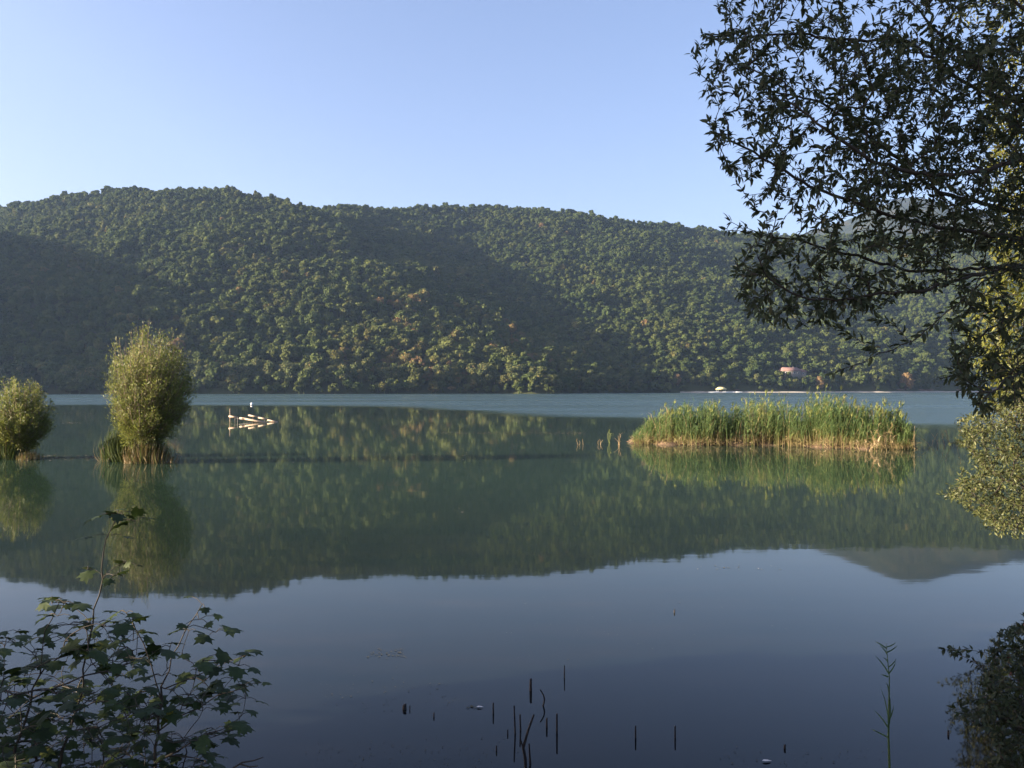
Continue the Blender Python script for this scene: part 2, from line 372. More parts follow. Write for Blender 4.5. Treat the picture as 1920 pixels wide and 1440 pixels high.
SHORE_KEEP = []       # footprints kept free of woodland trees
def shoreline(u, lo=330., hi=1100.):
    D = np.arange(lo, hi, 3.); h = H(u * D, D); k = np.argmax(h > 0.3); return D[k] if h[k] > 0.3 else hi

HOUSE_U = (1481 - 960) / F
Dd = np.arange(600., 1150., 2.); hh = H(HOUSE_U * Dd, Dd)
line = HC + (YH - 699) / F * Dd
HOUSE_D = float(Dd[np.argmax(hh + 4.5 > line)]); HOUSE = np.array([HOUSE_U * HOUSE_D, HOUSE_D, float(H(HOUSE_U * HOUSE_D, HOUSE_D))])

def wood_points():
    r = np.random.default_rng(42)
    g = 4.35
    X, Y = np.meshgrid(np.arange(-760, 980, g), np.arange(330, 1260, g)); X = X.ravel(); Y = Y.ravel()
    X = X + r.uniform(-.48, .48, len(X)) * g; Y = Y + r.uniform(-.48, .48, len(Y)) * g
    k = np.abs(X) < Y * .70 + 40; k |= (X < -380) & (Y < 820)      # the out-of-frame hill throws the shade on the left slope
    X, Y = X[k], Y[k]; Z = H(X, Y); k = Z > np.where(X / Y > .195, 1.2, -2.5); X, Y, Z = X[k], Y[k], np.maximum(Z[k], 0)
    # drop trees that hills hide well behind their crests
    us = np.linspace(-.9, .9, 720); Ds = np.arange(330., 1270., 6.)
    U, DD = np.meshgrid(us, Ds, indexing='ij'); E = (H(U * DD, DD) - HC) / DD
    run = np.maximum.accumulate(E, 1)
    iu = np.clip(((X / Y + .9) / 1.8 * 719).astype(int), 0, 719); idd = np.clip(((Y - 330) / 6).astype(int) - 3, 0, len(Ds) - 1)
    vis = (Z + 16 - HC) / Y > run[iu, idd] - .004
    vis |= (X < -400)
    k = vis & ~((np.abs(X - HOUSE[0]) < 15) & (Y > HOUSE[1] - 7.5) & (Y < HOUSE[1] + 8))
    X, Y, Z = X[k], Y[k], Z[k]
    n = len(X); near = np.clip((Y - 420) / 500, 0, 1)
    sc_ = (2.25 + 2.3 * r.uniform(size=n) ** 1.7) * (1 - .20 * near) * (1 + .22 * fbm(X, Y, 60, 8, 3) + (r.uniform(size=n) < .04) * .35)
    t = .40 + .16 * fbm(X, Y, 150, 77, 3) + .14 * fbm(X, Y, 34, 78, 2) + r.normal(0, .11, n)
    # drier, browner trees low on the sunny spur and in patches
    spur = np.exp(-(((X + 60) / 110) ** 2 + ((Y - 520) / 110) ** 2)); t += .22 * spur
    t += np.where(r.uniform(size=n) < .05 + .10 * spur, .3, 0)
    t += -.10 * np.clip((Y - 700) / 250, 0, 1)
    return X, Y, Z, np.clip(sc_, 1.8, 6.5), np.clip(t, 0, 1), r
X, Y, Z, SCL, TT, r_ = wood_points()
print("wood trees", len(X))
me = bpy.data.meshes.new("wood"); me.vertices.add(len(X)); me.vertices.foreach_set("co", np.stack([X, Y, Z + SCL * np.clip(.15 + Z * .05, .15, .55)], -1).astype(np.float32).ravel())
for nm, v in (("scl", SCL * r_.uniform(.75, 1.25, len(X))), ("sx", SCL * r_.uniform(.9, 1.25, len(X))), ("sy", SCL * r_.uniform(.9, 1.25, len(X))), ("lean", r_.normal(0, .16, len(X))), ("tree_tint", TT), ("rot", r_.uniform(0, 6.28, len(X)))):
    a = me.attributes.new(nm, 'FLOAT', 'POINT'); a.data.foreach_set("value", v.astype(np.float32))
a = me.attributes.new("pick", 'INT', 'POINT'); a.data.foreach_set("value", r_.integers(0, 7, len(X)).astype(np.int32))
wood = tag(link("wood", me), "dense green and rust broadleaf woodland covering the far hillsides", "woodland", kind='stuff')
wood["kind"] = "stuff"
ng = bpy.data.node_groups.new("plant_the_wood", 'GeometryNodeTree')
ng.interface.new_socket("Geometry", in_out='INPUT', socket_type='NodeSocketGeometry'); ng.interface.new_socket("Geometry", in_out='OUTPUT', socket_type='NodeSocketGeometry')
gi = ng.nodes.new("NodeGroupInput"); go = ng.nodes.new("NodeGroupOutput")
ip = ng.nodes.new("GeometryNodeInstanceOnPoints"); ci = ng.nodes.new("GeometryNodeCollectionInfo")
ci.inputs["Collection"].default_value = protos; ci.inputs["Separate Children"].default_value = True; ci.inputs["Reset Children"].default_value = True
def na(n, typ='FLOAT'):
    a = ng.nodes.new("GeometryNodeInputNamedAttribute"); a.data_type = typ; a.inputs[0].default_value = n; return a.outputs[0]
cs = ng.nodes.new("ShaderNodeCombineXYZ")
for q_, n_ in enumerate(("sx", "sy", "scl")): ng.links.new(na(n_), cs.inputs[q_])
cx = ng.nodes.new("ShaderNodeCombineXYZ"); ng.links.new(na("lean"), cx.inputs[0]); ng.links.new(na("rot"), cx.inputs[2])
ng.links.new(gi.outputs[0], ip.inputs["Points"]); ng.links.new(ci.outputs[0], ip.inputs["Instance"]); ip.inputs["Pick Instance"].default_value = True
ng.links.new(na("pick", 'INT'), ip.inputs["Instance Index"]); ng.links.new(cx.outputs[0], ip.inputs["Rotation"]); ng.links.new(cs.outputs[0], ip.inputs["Scale"])
ng.links.new(ip.outputs[0], go.inputs[0])
md = wood.modifiers.new("plant", 'NODES'); md.node_group = ng


# ------------------------------------------------------------------ far shore: trees at the water's edge, strip of shingle, house, boats
ZONES = [  # from x, to x, count, tint, label, group
 (-60, 110, 4, .12, "$ dark shore tree from the left edge, behind the small willow bush", "dark trees on the shaded left shore"),
 (112, 205, 4, .12, "$ dark shore tree from the left in the gap between the two willow bushes", "dark trees on the shore between the bushes"),
 (360, 430, 3, .15, "$ dark shore tree to the right of the tall willow bush", "dark trees right of the tall bush"),
 (430, 560, 6, .62, "$ sunlit olive tree from the left on the far shore above the sunken jetty", "sunlit trees above the jetty"),
 (560, 800, 10, .66, "$ sunlit tree right of the jetty at the water's edge below the rusty slope", "sunlit trees below the rusty slope"),
 (800, 1085, 12, .60, "$ green shore tree from the left at the foot of the sunlit spur", "trees at the foot of the spur"),
 (1090, 1260, 7, .12, "$ dark shore tree right of the spur where the shaded valley meets the water", "dark trees at the valley mouth"),
 (1265, 1440, 9, .66, "$ rounded green tree from the left along the shingle by the yellow boat canopy", "shore trees by the boats"),
 (1440, 1660, 12, .62, "$ green shore tree from the left below the red roofed house behind the reeds", "shore trees below the house"),
 (1670, 1900, 10, .80, "$ yellowish tree from the left on the right shore under the dark branches", "yellowish trees on the right shore"),
]
fine = []
for i in range(6):
    R_ = [1.0, .95, 1.1, .85, 1.0, .9][i]; H_ = [1.15, 1.4, 1.0, 1.6, 1.2, 1.3][i]
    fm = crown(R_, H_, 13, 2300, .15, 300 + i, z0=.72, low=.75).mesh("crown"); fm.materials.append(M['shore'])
    ft = crown(R_, H_, 13, 2300, .15, 320 + i, z0=.72, low=.75).mesh("crown") if i < 2 else None
    if ft: ft.materials.append(M['shore_tan'])
    tm = MB(); tm.tube([(0, 0, -.35), (.03, .02, .3), (-.02, .04, .9)], [.075, .06, .04], 7, .3)
    for a in (.5, 2.6, 4.4): tm.tube([(0, 0, .45), (math.cos(a) * .3, math.sin(a) * .3, .95)], [.04, .018], 5, .3)
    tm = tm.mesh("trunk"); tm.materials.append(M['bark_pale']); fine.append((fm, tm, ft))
rs = np.random.default_rng(5)
for (x0, x1, cnt, tint, lab, grp) in ZONES:
    w_ = ['first', 'second', 'third', 'fourth', 'fifth', 'sixth', 'seventh', 'eighth', 'ninth', 'tenth', 'eleventh', 'twelfth']
    for k in range(cnt):
        px = x0 + (k + .5 + rs.uniform(-.35, .35)) * (x1 - x0) / cnt; u = (px - 960) / F
        D = shoreline(u) + rs.uniform(3, 9); fm, tm, ft = fine[rs.integers(0, 6)]
        z = float(H(u * D, D)); s = rs.uniform(3.8, 5.6) * (1.12 if 430 < px < 1085 else .95)
        if px > 1265: s *= .8
        t = empty("broadleaf_tree", (u * D, D, max(z, .3)), rs.uniform(0, 6.28)); t.scale = (s, s, s * rs.uniform(.95, 1.25))
        c = bpy.data.objects.new("crown", fm); COL.objects.link(c); c.parent = t
        c2 = bpy.data.objects.new("trunk", tm); COL.objects.link(c2); c2.parent = t
        tag(t, lab.replace('$', w_[k]), "tree", grp)
for px, s, lab in ((1536, 4.2, "pinkish brown bare-looking tree on the far shore right above the reed bed"), (1700, 6.2, "tall straw-yellow tree on the far shore seen beneath the dark hanging branches"),
                   (1270, 3.6, "yellow-brown tree on the far shore at the left end of the pale shingle")):
    u = (px - 960) / F; D = shoreline(u) + 3
    t = empty("autumn_tree", (u * D, D, max(float(H(u * D, D)), .3))); t.scale = (s, s, s * 1.25); tag(t, lab, "tree")
    c = bpy.data.objects.new("crown", fine[0][2] if s > 4 else fine[1][2]); COL.objects.link(c); c.parent = t
    c2 = bpy.data.objects.new("trunk", fine[0][1]); COL.objects.link(c2); c2.parent = t

us = (np.arange(1275, 1990, 6) - 960) / F; ds = np.array([shoreline(u) for u in us]); ds = np.convolve(np.pad(ds, 4, 'edge'), np.ones(9) / 9, 'valid')
def ribbon(name, prof, mat):
    V = np.array([[(u * (d + o), d + o, z) for o, z in prof] for u, d in zip(us, ds)]); m = len(prof); i = np.arange(len(us) - 1)[:, None] * m + np.arange(m - 1)[None]
    V[:, :, 2] += fbm(V[:, :, 0], V[:, :, 1], 14, 9, 3) * .18 * (np.arange(m) > 0)[None]
    f = np.stack([i, i + m, i + m + 1, i + 1], -1).reshape(-1, 4)
    tag(link(name, mesh_np(name, V.reshape(-1, 3), [f], smooth=True), None, mat), kind='structure')
ribbon("shingle_beach", [(-9, -.6), (-5, .45), (-1.5, .95), (.5, 1.05)], M['sand'])
ribbon("earth_bank", [(.3, .95), (1.6, 2.4), (3.5, 2.9), (9, 3.0)], M['earth'])

h = empty("lakeside_house", tuple(HOUSE + np.array([0, 0, 1.0])), .25)
tag(h, "lakeside house with a faded red pitched roof half hidden among trees on the far slope", "house")
m = MB(); m.box((0, 0, 1.2), (15, 7, 6.5)); m.box((10.5, 1.2, .9), (6.0, 6, 5.5)); m.build("wall", M['wall'], h)
def gable(cx, cy, z, lx, ly, hh):
    a, b = lx / 2 + .6, ly / 2 + .7
    V = [(cx - a, cy - b, z), (cx + a, cy - b, z), (cx + a, cy + b, z), (cx - a, cy + b, z), (cx - a + 1.4, cy, z + hh), (cx + a - 1.4, cy, z + hh)]
    V += [(x, y, q - .25) for x, y, q in V[:4]]
    return V, [[(0, 1, 5, 4), (2, 3, 4, 5), (6, 7, 1, 0), (7, 8, 2, 1), (8, 9, 3, 2), (9, 6, 0, 3), (9, 8, 7, 6)], [(1, 2, 5), (3, 0, 4)]]
for g in ((0, 0, 4.7, 15, 7, 2.6), (10.5, 1.2, 3.9, 6, 6, 2.0)):
    m = MB(); V, f = gable(*g); m.add(V, f); rf = m.build("roof", M['roof'], h)
    if g[0] == 0: MB().box((3.5, .9, 6.9), (.7, .7, 1.6)).build("chimney", M['wall'], rf)
for x in (-5.4, -1.8, 1.8, 5.4):
    fr = MB().box((x, -3.56, 3.0), (1.5, .12, 1.5)).build("window", M['white'], h); MB().box((x, -3.66, 3.0), (1.2, .08, 1.2)).build("pane", M['glass'], fr)
fr = MB().box((10.5, -1.86, 2.4), (1.5, .12, 1.3)).build("window", M['white'], h); MB().box((10.5, -1.96, 2.4), (1.2, .08, 1.0)).build("pane", M['glass'], fr)

def hull(L, W, Hh, z0=-.12):
    n = 13; V = []; 
    for i in range(n):
        t = i / (n - 1); x = (t - .5) * L; k = max(.04, math.sin(math.pi * min(1, .28 + t * .72)) ** .6) if t < 1 else .04
        wd = W / 2 * (k if t > .5 else .85 + .15 * math.sin(math.pi * t)); zt = Hh * (1 + .35 * t ** 3)
        V += [(x, -wd, zt), (x, -wd * .72, z0), (x, wd * .72, z0), (x, wd, zt), (x, wd * .85, zt - .08), (x, wd * .6, .12), (x, -wd * .6, .12), (x, -wd * .85, zt - .08)]
    fs = [(i * 8 + j, i * 8 + (j + 1) % 8, i * 8 + 8 + (j + 1) % 8, i * 8 + 8 + j) for i in range(n - 1) for j in range(8)]
    return V, [fs], [[tuple(range(8))], [tuple((n - 1) * 8 + j for j in range(7, -1, -1))]]
def boat(px, dd, rz, lab, L=6.5, canopy=False):
    u = (px - 960) / F; D = shoreline(u) - dd
    b = empty("moored_boat", (u * D, D, 0), rz); tag(b, lab, "boat")
    V, fs, ends = hull(L, 2.1, .75); m = MB(); m.add(V, fs); m.build("hull", M['white'], b)
    for x in (-L * .25, 0.0, L * .2): MB().box((x, 0, .42), (.35, 1.5, .07)).build("bench", M['plank'], b)
    return b
boat(1338, 13, .1, "white open boat moored left of the yellow canopy off the far shore", 7.5)
boat(1366, 14, -.15, "white open boat moored right of the yellow canopy, the longer low one", 8.5)
boat(1385, 11, 3.3, "smallest white boat, furthest right of those by the yellow canopy", 5.0)
u = (1352 - 960) / F; D = shoreline(u) - 11
pv_ = empty("boat_pavilion", (u * D, D, 0), .1); tag(pv_, "floating boat pavilion with a pale yellow pitched canopy off the far shore", "pavilion")
MB().box((0, 0, .25), (9, 4.5, .5)).build("pontoon", M['white'], pv_)
V, f = gable(0, 0, 2.7, 5.6, 3.6, 1.5); MB().add(V, f).build("canopy", M['yellow'], pv_)
for x in (-2.8, 2.8):
    for y in (-1.8, 1.8): MB().tube([(x, y, .5), (x, y, 2.5)], .07, 8).build("post", M['white'], pv_)

# ------------------------------------------------------------------ half-sunken jetty and float
j = empty("sunken_jetty", (0, 0, 0)); tag(j, "half-sunken wooden jetty of pale sloping planks out on the calm water", "jetty")
Dj = 64.0
def pl(a, b, wd, th, name, mat=None, z=0):
    a = np.array(a); b = np.array(b); ax = unit(b - a); up = np.array([0, 0, 1.]); sd = unit(np.cross(ax, up)); up = np.cross(sd, ax)
    return MB().box((a + b) / 2, (np.linalg.norm(b - a), wd, th), axes=[ax, sd, up]).build(name, mat or M['plank'], j)
def J(x, z, dy=0): return np.array([(x - 960) / F * Dj, Dj + dy, z])
pl(J(435, .46, -.6), J(452, .36, -.7), .22, .12, "plank"); pl(J(456, .33, -.7), J(511, -.03, -1.2), .22, .12, "plank")
pl(J(463, .50, .5), J(482, .37, .3), .2, .10, "plank"); pl(J(483, .33, .3), J(500, .20, .1), .2, .10, "plank"); pl(J(502, .15, .1), J(521, .0, -.2), .2, .09, "plank")
pl(J(440, .24, .9), J(506, -.12, .3), .5, .05, "deck", M['darkwood'])
for x, zt, dy, mt in ((435, 1.02, -.45, 'plank'), (454, .42, -.95, 'darkwood'), (499, .18, -.3, 'darkwood'), (436, .38, .7, 'darkwood'), (470, .36, .7, 'darkwood')):
    p = J(x, 0, dy); MB().tube([p + (0, 0, -1), p + (0, 0, zt)], .028 if x == 435 else .05, 8).build("post", M[mt], j)
D = HC * F / (759 - YH); c = P(472, 730, D); c[2] = 0
b = empty("marker_float", tuple(c)); tag(b, "small white float bobbing on the water beyond the sunken jetty", "float")
th = np.linspace(0, math.pi, 9); m = MB(); m.tube([(0, 0, .15 - .21 * math.cos(a)) for a in th], [max(.005, .21 * math.sin(a)) for a in th], 14, cap=False); m.build("ball", M['white'], b, True)

# ------------------------------------------------------------------ reed island
rr = np.random.default_rng(99)
def island_xy(n):
    """points on the reed island: along it and across it"""
    px = rr.uniform(1183, 1716, n); t = (px - 1183) / 533
    front = np.interp(px, [1180, 1300, 1450, 1560, 1640, 1720], [832, 836, 836, 841, 843, 843]); Df = HC * F / (front - YH)
    dep = 3.4 * np.clip(np.sin(np.pi * np.clip(t, .03, .97)) * 1.9, .35, 1); Y = Df + rr.uniform(0, 1, n) ** .8 * dep
    return (px - 960) / F * Df + (Y - Df) * .28, Y, t, Y - Df
ix = np.arange(4.4, 18.2, .16); iy = np.arange(33.6, 42.2, .16)
def isl(X, Y):
    px = 960 + X / np.maximum(Y, 1) * F; Df = HC * F / (np.interp(px, [1150, 1300, 1450, 1560, 1640, 1740], [832, 836, 836, 841, 843, 843]) - YH)
    e = np.minimum(np.minimum((Y - Df - .35 + .5 * np.sin(X * 2.9) * np.sin(X * 1.1 + .5)) * .4, (Df + 3.6 - Y) * .4), np.minimum((px - 1178) / 42 * .35, (1718 - px) / 40 * .35))
    return np.clip(e, -.3, .14) + fbm(X, Y, 1.1, 50, 4) * .045 - .01
grid_mesh("mud_island", ix, iy, isl, M['mud'])

def reeds(n, pts, hfun, seed, leafy=6, dry=.12, tall=1.0):
    r = np.random.default_rng(seed); m = MB(); X, Y, t, dep = pts
    cc = [(r.uniform(X.min(), X.max()), r.uniform(0, 3), r.uniform(.12, .5)) for _ in range(46)]
    for i in range(n):
        cl = max(math.exp(-((X[i] - a_) ** 2 * 9 + (dep[i] - b_) ** 2 * 3)) for a_, b_, c_ in cc)
        if r.uniform() > .30 + .75 * cl: continue
        h = hfun(X[i], t[i], dep[i]) * (.86 + .17 * cl) * (r.uniform(.55, 1.0) if r.uniform() < .9 else r.uniform(1.0, 1.18)); dryi = r.uniform() < dry
        lean = r.normal(0, .11, 2) + np.array([.05, 0]); k = np.linspace(0, 1, 5)
        p = np.stack([X[i] + lean[0] * h * k ** 2, Y[i] + lean[1] * h * k ** 2, h * .92 * k - .05 * (k == 0)], -1)
        base = .93 if r.uniform() < .8 else .7
        tv = np.repeat(np.where(k < .28, base * r.uniform(.72, 1), .93 if dryi else .35), 3); m.tube(p, np.linspace(.011, .005, 5), 3, tv, False)
        nl = leafy if not dryi else max(2, leafy // 2); f = np.sort(r.uniform(.22, 1.0, nl)); q = np.stack([np.interp(f, k, p[:, c]) for c in range(3)], -1)
        a = r.uniform(0, 6.28, nl); up = r.uniform(.1, 1.2, nl) * (.4 + f * .9); d = np.stack([np.cos(a) * 1.15 + .3, np.sin(a), up], -1)
        nn = np.stack([-np.cos(a), -np.sin(a), np.full(nl, 1.0)], -1)
        L = r.uniform(.26, .55, nl) * min(1, h / 1.4); ti = np.clip(r.normal(.30, .14, nl) + .16 * math.sin(X[i] * 2.1) * math.sin(X[i] * .9 + 1) + np.where(f < .42, .45, np.where(f < .6, .15 * r.uniform(size=nl), 0)) - .12 * f + (.5 if dryi else 0), 0, 1)
        m.leaves(q, d, nn, L, r.uniform(.018, .032, nl), ti, tpl=T_BLADE, curl=1.5)
        if r.uniform() < .22 and not dryi and h > 1.3:      # feathery plume
            q2 = np.repeat(p[-1][None], 7, 0); a = r.uniform(0, 6.28, 7); m.leaves(q2, np.stack([np.cos(a) * .5 + .3, np.sin(a) * .5, np.full(7, 1.3)], -1), np.stack([np.cos(a), np.sin(a), np.zeros(7)], -1), .22, .02, np.full(7, .62), tpl=T_BLADE)
    return m
def hf(x, t, dep):
    e = np.interp(t, [0, .05, .13, .25, .33, .40, .5, .62, .70, .76, .84, .92, 1], [.7, 1.15, 1.8, 2.0, 1.65, 2.05, 2.1, 2.2, 2.35, 2.2, 1.75, 1.9, 1.0])
    return e * (.62 + .38 * min(1, dep / .9)) * (1 + .10 * math.sin(x * 5.1) * math.sin(x * 2.3 + 1))
N = 5200; pts = island_xy(N)
m = reeds(N, pts, hf, 1, dry=.10)
tag(m.build("reed_bed", M['reed']), "bright green reed bed with straw-coloured stalks growing on the mud island", "reeds", kind='stuff')
# trampled straw litter round the foot of the reeds
n = 5200; X, Y, t, dep = island_xy(n); k = dep < 1.6; X, Y = X[k], Y[k] - .12; n = len(X); a = rr.uniform(0, 6.28, n); q = np.stack([X, Y, .03 + rr.uniform(0, .30, n) * (.4 + .6 * np.sin(X * 2.7) ** 2)], -1)
m = MB(); m.leaves(q, np.stack([np.cos(a), np.sin(a) * .6, rr.uniform(-.5, 1.3, n)], -1), rr.normal(size=(n, 3)), rr.uniform(.12, .4, n), .016, rr.uniform(.7, 1, n), tpl=T_BLADE)
tag(m.build("straw_litter", M['reed']), "tangle of dry straw lying around the foot of the reeds", "straw", kind='stuff')
# pale broad-leaved plant at the right front of the island and stray stalks beside it
def clump(name, px, py, h, ns, seed, lab, mat, tint, spread=.16, leafy=7, wl=.035, cat="plant"):
    r = np.random.default_rng(seed); D = HC * F / (py - YH); c = P(px, py, D)
    m = MB(); st = MB(); o = empty(name, tuple(c)); tag(o, lab, cat)
    for i in range(ns):
        b0 = r.normal(0, spread * .6, 3) * (1, 1, 0); sp = spread * (.3 if not leafy else 1); tp = b0 + np.array([r.normal(0, sp), r.normal(0, sp), h * r.uniform(.6, 1)]); k = np.linspace(0, 1, 4)[:, None]
        p = b0 + (tp - b0) * k + np.array([r.normal(0, .06), 0, 0]) * np.sin(k * 3.14); p[0, 2] -= .15; st.tube(p, np.linspace(.012, .006, 4), 4, tint)
        if leafy:
            f = r.uniform(.2, 1, leafy); q = b0 + (tp - b0) * f[:, None]; a = r.uniform(0, 6.28, leafy)
            m.leaves(q, np.stack([np.cos(a), np.sin(a), r.uniform(.1, .9, leafy)], -1), np.stack([0 * a, 0 * a, 1 + 0 * a], -1), r.uniform(.2, .36, leafy), wl, np.clip(tint + r.normal(0, .08, leafy), 0, 1), tpl=T_BLADE, curl=1.3)
    st.build("stalk", mat, o)
    if leafy: m.build("foliage", mat, o)
    return o
clump("pale_reed", 1652, 845, 1.15, 6, 3, "pale yellow broad-leaved reed leaning out at the right front of the reed island", M['reed'], .84, .28, 9, .045)
clump("pale_reed", 1632, 846, .55, 7, 4, "short straw-yellow reed tuft low at the right front edge of the island", M['reed'], .93, .3, 9, .04)
clump("dry_reed_stalk", 1715, 843, 1.3, 1, 5, "single tall dry stalk standing upright at the right end of the reed island", M['reed'], .93, .03, 0)
clump("dry_reed_stalk", 1758, 837, .7, 3, 6, "faint dry stalks in open water between the reed island and the olive bush", M['reed'], .95, .5, 1)
clump("dry_reed_stalk", 1782, 836, .75, 4, 7, "dry stalks standing in the water closest to the olive bush", M['reed'], .9, .3, 2)
clump("stray_reed", 1148, 831, .85, 2, 8, "thin leaning reed with few leaves standing left of the reed island", M['reed'], .55, .1, 3, .02)
clump("stray_reed", 1163, 835, .5, 4, 9, "short dry reed stubs right at the left tip of the reed island", M['reed'], .9, .25, 1, .02)
clump("reed_stub", 1090, 834, .3, 3, 10, "little row of pale stubs in the water well left of the reed island", M['reed'], .9, .18, 0)
clump("reed_stub", 1126, 834, .25, 3, 11, "little pale stubs in the water between the leaning reed and the outermost stubs", M['reed'], .9, .25, 0)

# ------------------------------------------------------------------ willow bushes standing in the lake
def willow(px, py, D, top, cx, half, wide_y, nshoot, seed, lab, trunk_h, nleaf):
    r = np.random.default_rng(seed); base = P(px, py, D); base[2] = 0; o = empty("willow_bush", tuple(base)); tag(o, lab, "willow bush")
    head = np.array([0, 0, trunk_h]); topz = (YH - top) / F * D + HC; c0 = (cx - px) / F * D; hw = half / F * D; cz = (YH - wide_y) / F * D + HC
    tr = MB()
    for i in range(7):
        a = r.uniform(0, 6.28); tr.tube([(math.cos(a) * .34, math.sin(a) * .3, -.35), (math.cos(a) * .2, math.sin(a) * .2, trunk_h * .35), (math.cos(a) * .1, math.sin(a) * .1, trunk_h * .8), (math.cos(a + 1) * .12, math.sin(a + 1) * .12, trunk_h * 1.15)], [.10, .085, .10, .05], 7, .5)
    tr.build("trunk", M['bark'], o, True)
    sh = MB(); lv = MB(); ps = []; dsr = []; k = np.linspace(0, 1, 7)[:, None]
    for i in range(nshoot):
        v = unit(r.normal(size=3)); v *= r.uniform(.35, 1.0) ** .5
        e = np.array([c0 + v[0] * hw, v[1] * hw * .95, cz + (v[2] * (topz - cz) if v[2] > 0 else v[2] * (cz - trunk_h * .2))])
        bump_ = 1 + .13 * math.sin(e[0] * 5 + seed) * math.sin(e[2] * 3.3) ; e[0] = c0 + (e[0] - c0) * bump_
        if v[2] > .2: e[2] += abs(r.normal(0, .16)) + .30 * math.sin(e[0] * 5.3 + 2.1 * seed) * math.sin(e[1] * 4 + 1)
        e += unit(e - head) * (.14 * math.sin(7 * e[0] + 5 * e[2] + seed) * math.cos(6 * e[1] + 3 * e[2]))
        e[2] = max(e[2], .3)
        st = head + r.normal(0, .08, 3); mid = st + (e - st) * .5 + np.array([(e[0] - st[0]) * .22, (e[1] - st[1]) * .22, -.05])
        p = st * (1 - k) ** 2 + 2 * mid * k * (1 - k) + e * k ** 2
        if v[2] < 0: p[-2:, 2] += .1
        sh.tube(p, np.linspace(.014, .003, 7), 3, .3, False)
        f = np.clip(np.repeat(r.uniform(.12, 1.0, nleaf // 6 + 1) ** .6, 6)[:nleaf] + r.normal(0, .03, nleaf), .05, 1); q = np.stack([np.interp(f, k[:, 0], p[:, c]) for c in range(3)], -1); g = unit(e - mid)
        off = r.normal(size=(nleaf, 3)); q = q + off * .10 * (1 - .5 * f[:, None]); ps.append(q); dsr.append(g * 1.1 + off * .75 + np.array([0, 0, .35]))
    q = np.concatenate(ps); d = np.concatenate(dsr); n = len(q); ti = np.clip(r.normal(.42, .2, n) + .12 * np.sin(q[:, 0] * 3.1 + q[:, 2] * 2.2), 0, 1)
    lv.leaves(q, d, unit(q - np.array([c0, 0, cz])) + r.normal(size=(n, 3)) * .6, r.uniform(.06, .11, n), r.uniform(.022, .038, n), ti, tpl=T_QUAD)
    sh.build("shoot", M['bark_pale'], o); lv.build("foliage", M['willow'], o); return o, base
willow(264, 866, 28.6, 622, 284, 80, 725, 880, 1, "tall willow bush standing in the lake, bright yellow-green on its left side", .95, 46)
willow(38, 858, 30.4, 716, 38, 60, 790, 560, 2, "small rounded willow bush on exposed roots at the left edge of the lake", .62, 44)

def tuft(px, py, w, h, n, seed, lab, name="grass_tuft", green=.3):
    r = np.random.default_rng(seed); D = HC * F / (py - YH); c = P(px, py, D); o = empty(name, tuple(c)); tag(o, lab, "grass")
    x = r.normal(0, w / 2.4, n); y = r.uniform(-.35, .5, n); L = h * r.uniform(.45, 1.05, n) * (1 - .35 * np.abs(x) / w); a = r.uniform(0, 6.28, n)
    q = np.stack([x, y, np.full(n, -.05)], -1); d = np.stack([np.cos(a) * .28 + x * .35, np.sin(a) * .28, np.ones(n)], -1)
    m = MB(); m.leaves(q, d, np.stack([np.cos(a), np.sin(a), np.full(n, .3)], -1), L, r.uniform(.014, .026, n), np.clip(r.normal(green, .2, n) + np.where(L < h * .5, .4, 0), 0, 1), tpl=T_BLADE, curl=.8)
    m.build("blade", M['grass'], o)
    V = []; k = 14; V = [(0, .05, .1)] + [(math.cos(i / k * 6.28) * w * .62 * r.uniform(.85, 1.1), math.sin(i / k * 6.28) * .5 + .05, -.08) for i in range(k)]
    MB().add(V, [[(0, i + 1, (i + 1) % k + 1) for i in range(k)]]).build("root_mud", M['mud'], o, True)
tuft(234, 865, .62, 1.45, 1500, 1, "green and straw grass tuft on the left foot of the tall willow bush", green=.22)
tuft(280, 868, .72, .95, 1300, 2, "dry reddish-brown grass tuft round the trunk of the tall willow bush", green=.62)
tuft(12, 860, .75, 1.0, 700, 3, "green grass tuft at the left foot of the small willow bush", green=.25)
tuft(52, 862, .35, .40, 260, 4, "short brown grass tuft on the right foot of the small willow bush", green=.7)

# ------------------------------------------------------------------ floating bits
r = np.random.default_rng(12); m = MB()
for x0, x1, y, dy, n, sz in ((60, 210, 858, 5, 420, .10), (325, 440, 795, 2, 160, .16), (95, 170, 775, 1, 60, .2), (120, 150, 793, 1, 40, .2), (820, 1095, 812, 3, 420, .12), (640, 880, 853, 8, 300, .07), (320, 620, 862, 6, 200, .06),
                             (690, 760, 1225, 9, 60, .022), (600, 860, 1300, 40, 90, .014), (930, 1250, 1180, 60, 24, .014), (500, 1700, 1130, 60, 30, .02), (880, 900, 1325, 3, 5, .035), (560, 1000, 1415, 30, 130, .012), (1290, 1460, 1065, 5, 20, .035), (840, 870, 956, 4, 6, .05), (1180, 1720, 850, 6, 160, .05), (1350, 1700, 1415, 20, 60, .014)):
    px = r.uniform(x0, x1, n); py = y + r.normal(0, dy * .5, n); D = HC * F / (np.maximum(py, 745) - YH); q = np.stack([(px - 960) / F * D, D, np.full(n, .006)], -1)
    a = r.uniform(0, 6.28, n); L = sz * r.uniform(.5, 1.6, n); m.leaves(q, np.stack([np.cos(a), np.sin(a) * .6, 0 * a], -1), np.tile([0, 0, 1.], (n, 1)), L, L * r.uniform(.2, .6, n), r.uniform(0, .25 if y > 1090 else .95, n), tpl=T_QUAD, curl=.2)
tag(m.build("floating_debris", M['weed']), "scattered drifting leaves and weed scraps floating on the calm water", "debris", kind='stuff')
r = np.random.default_rng(14)
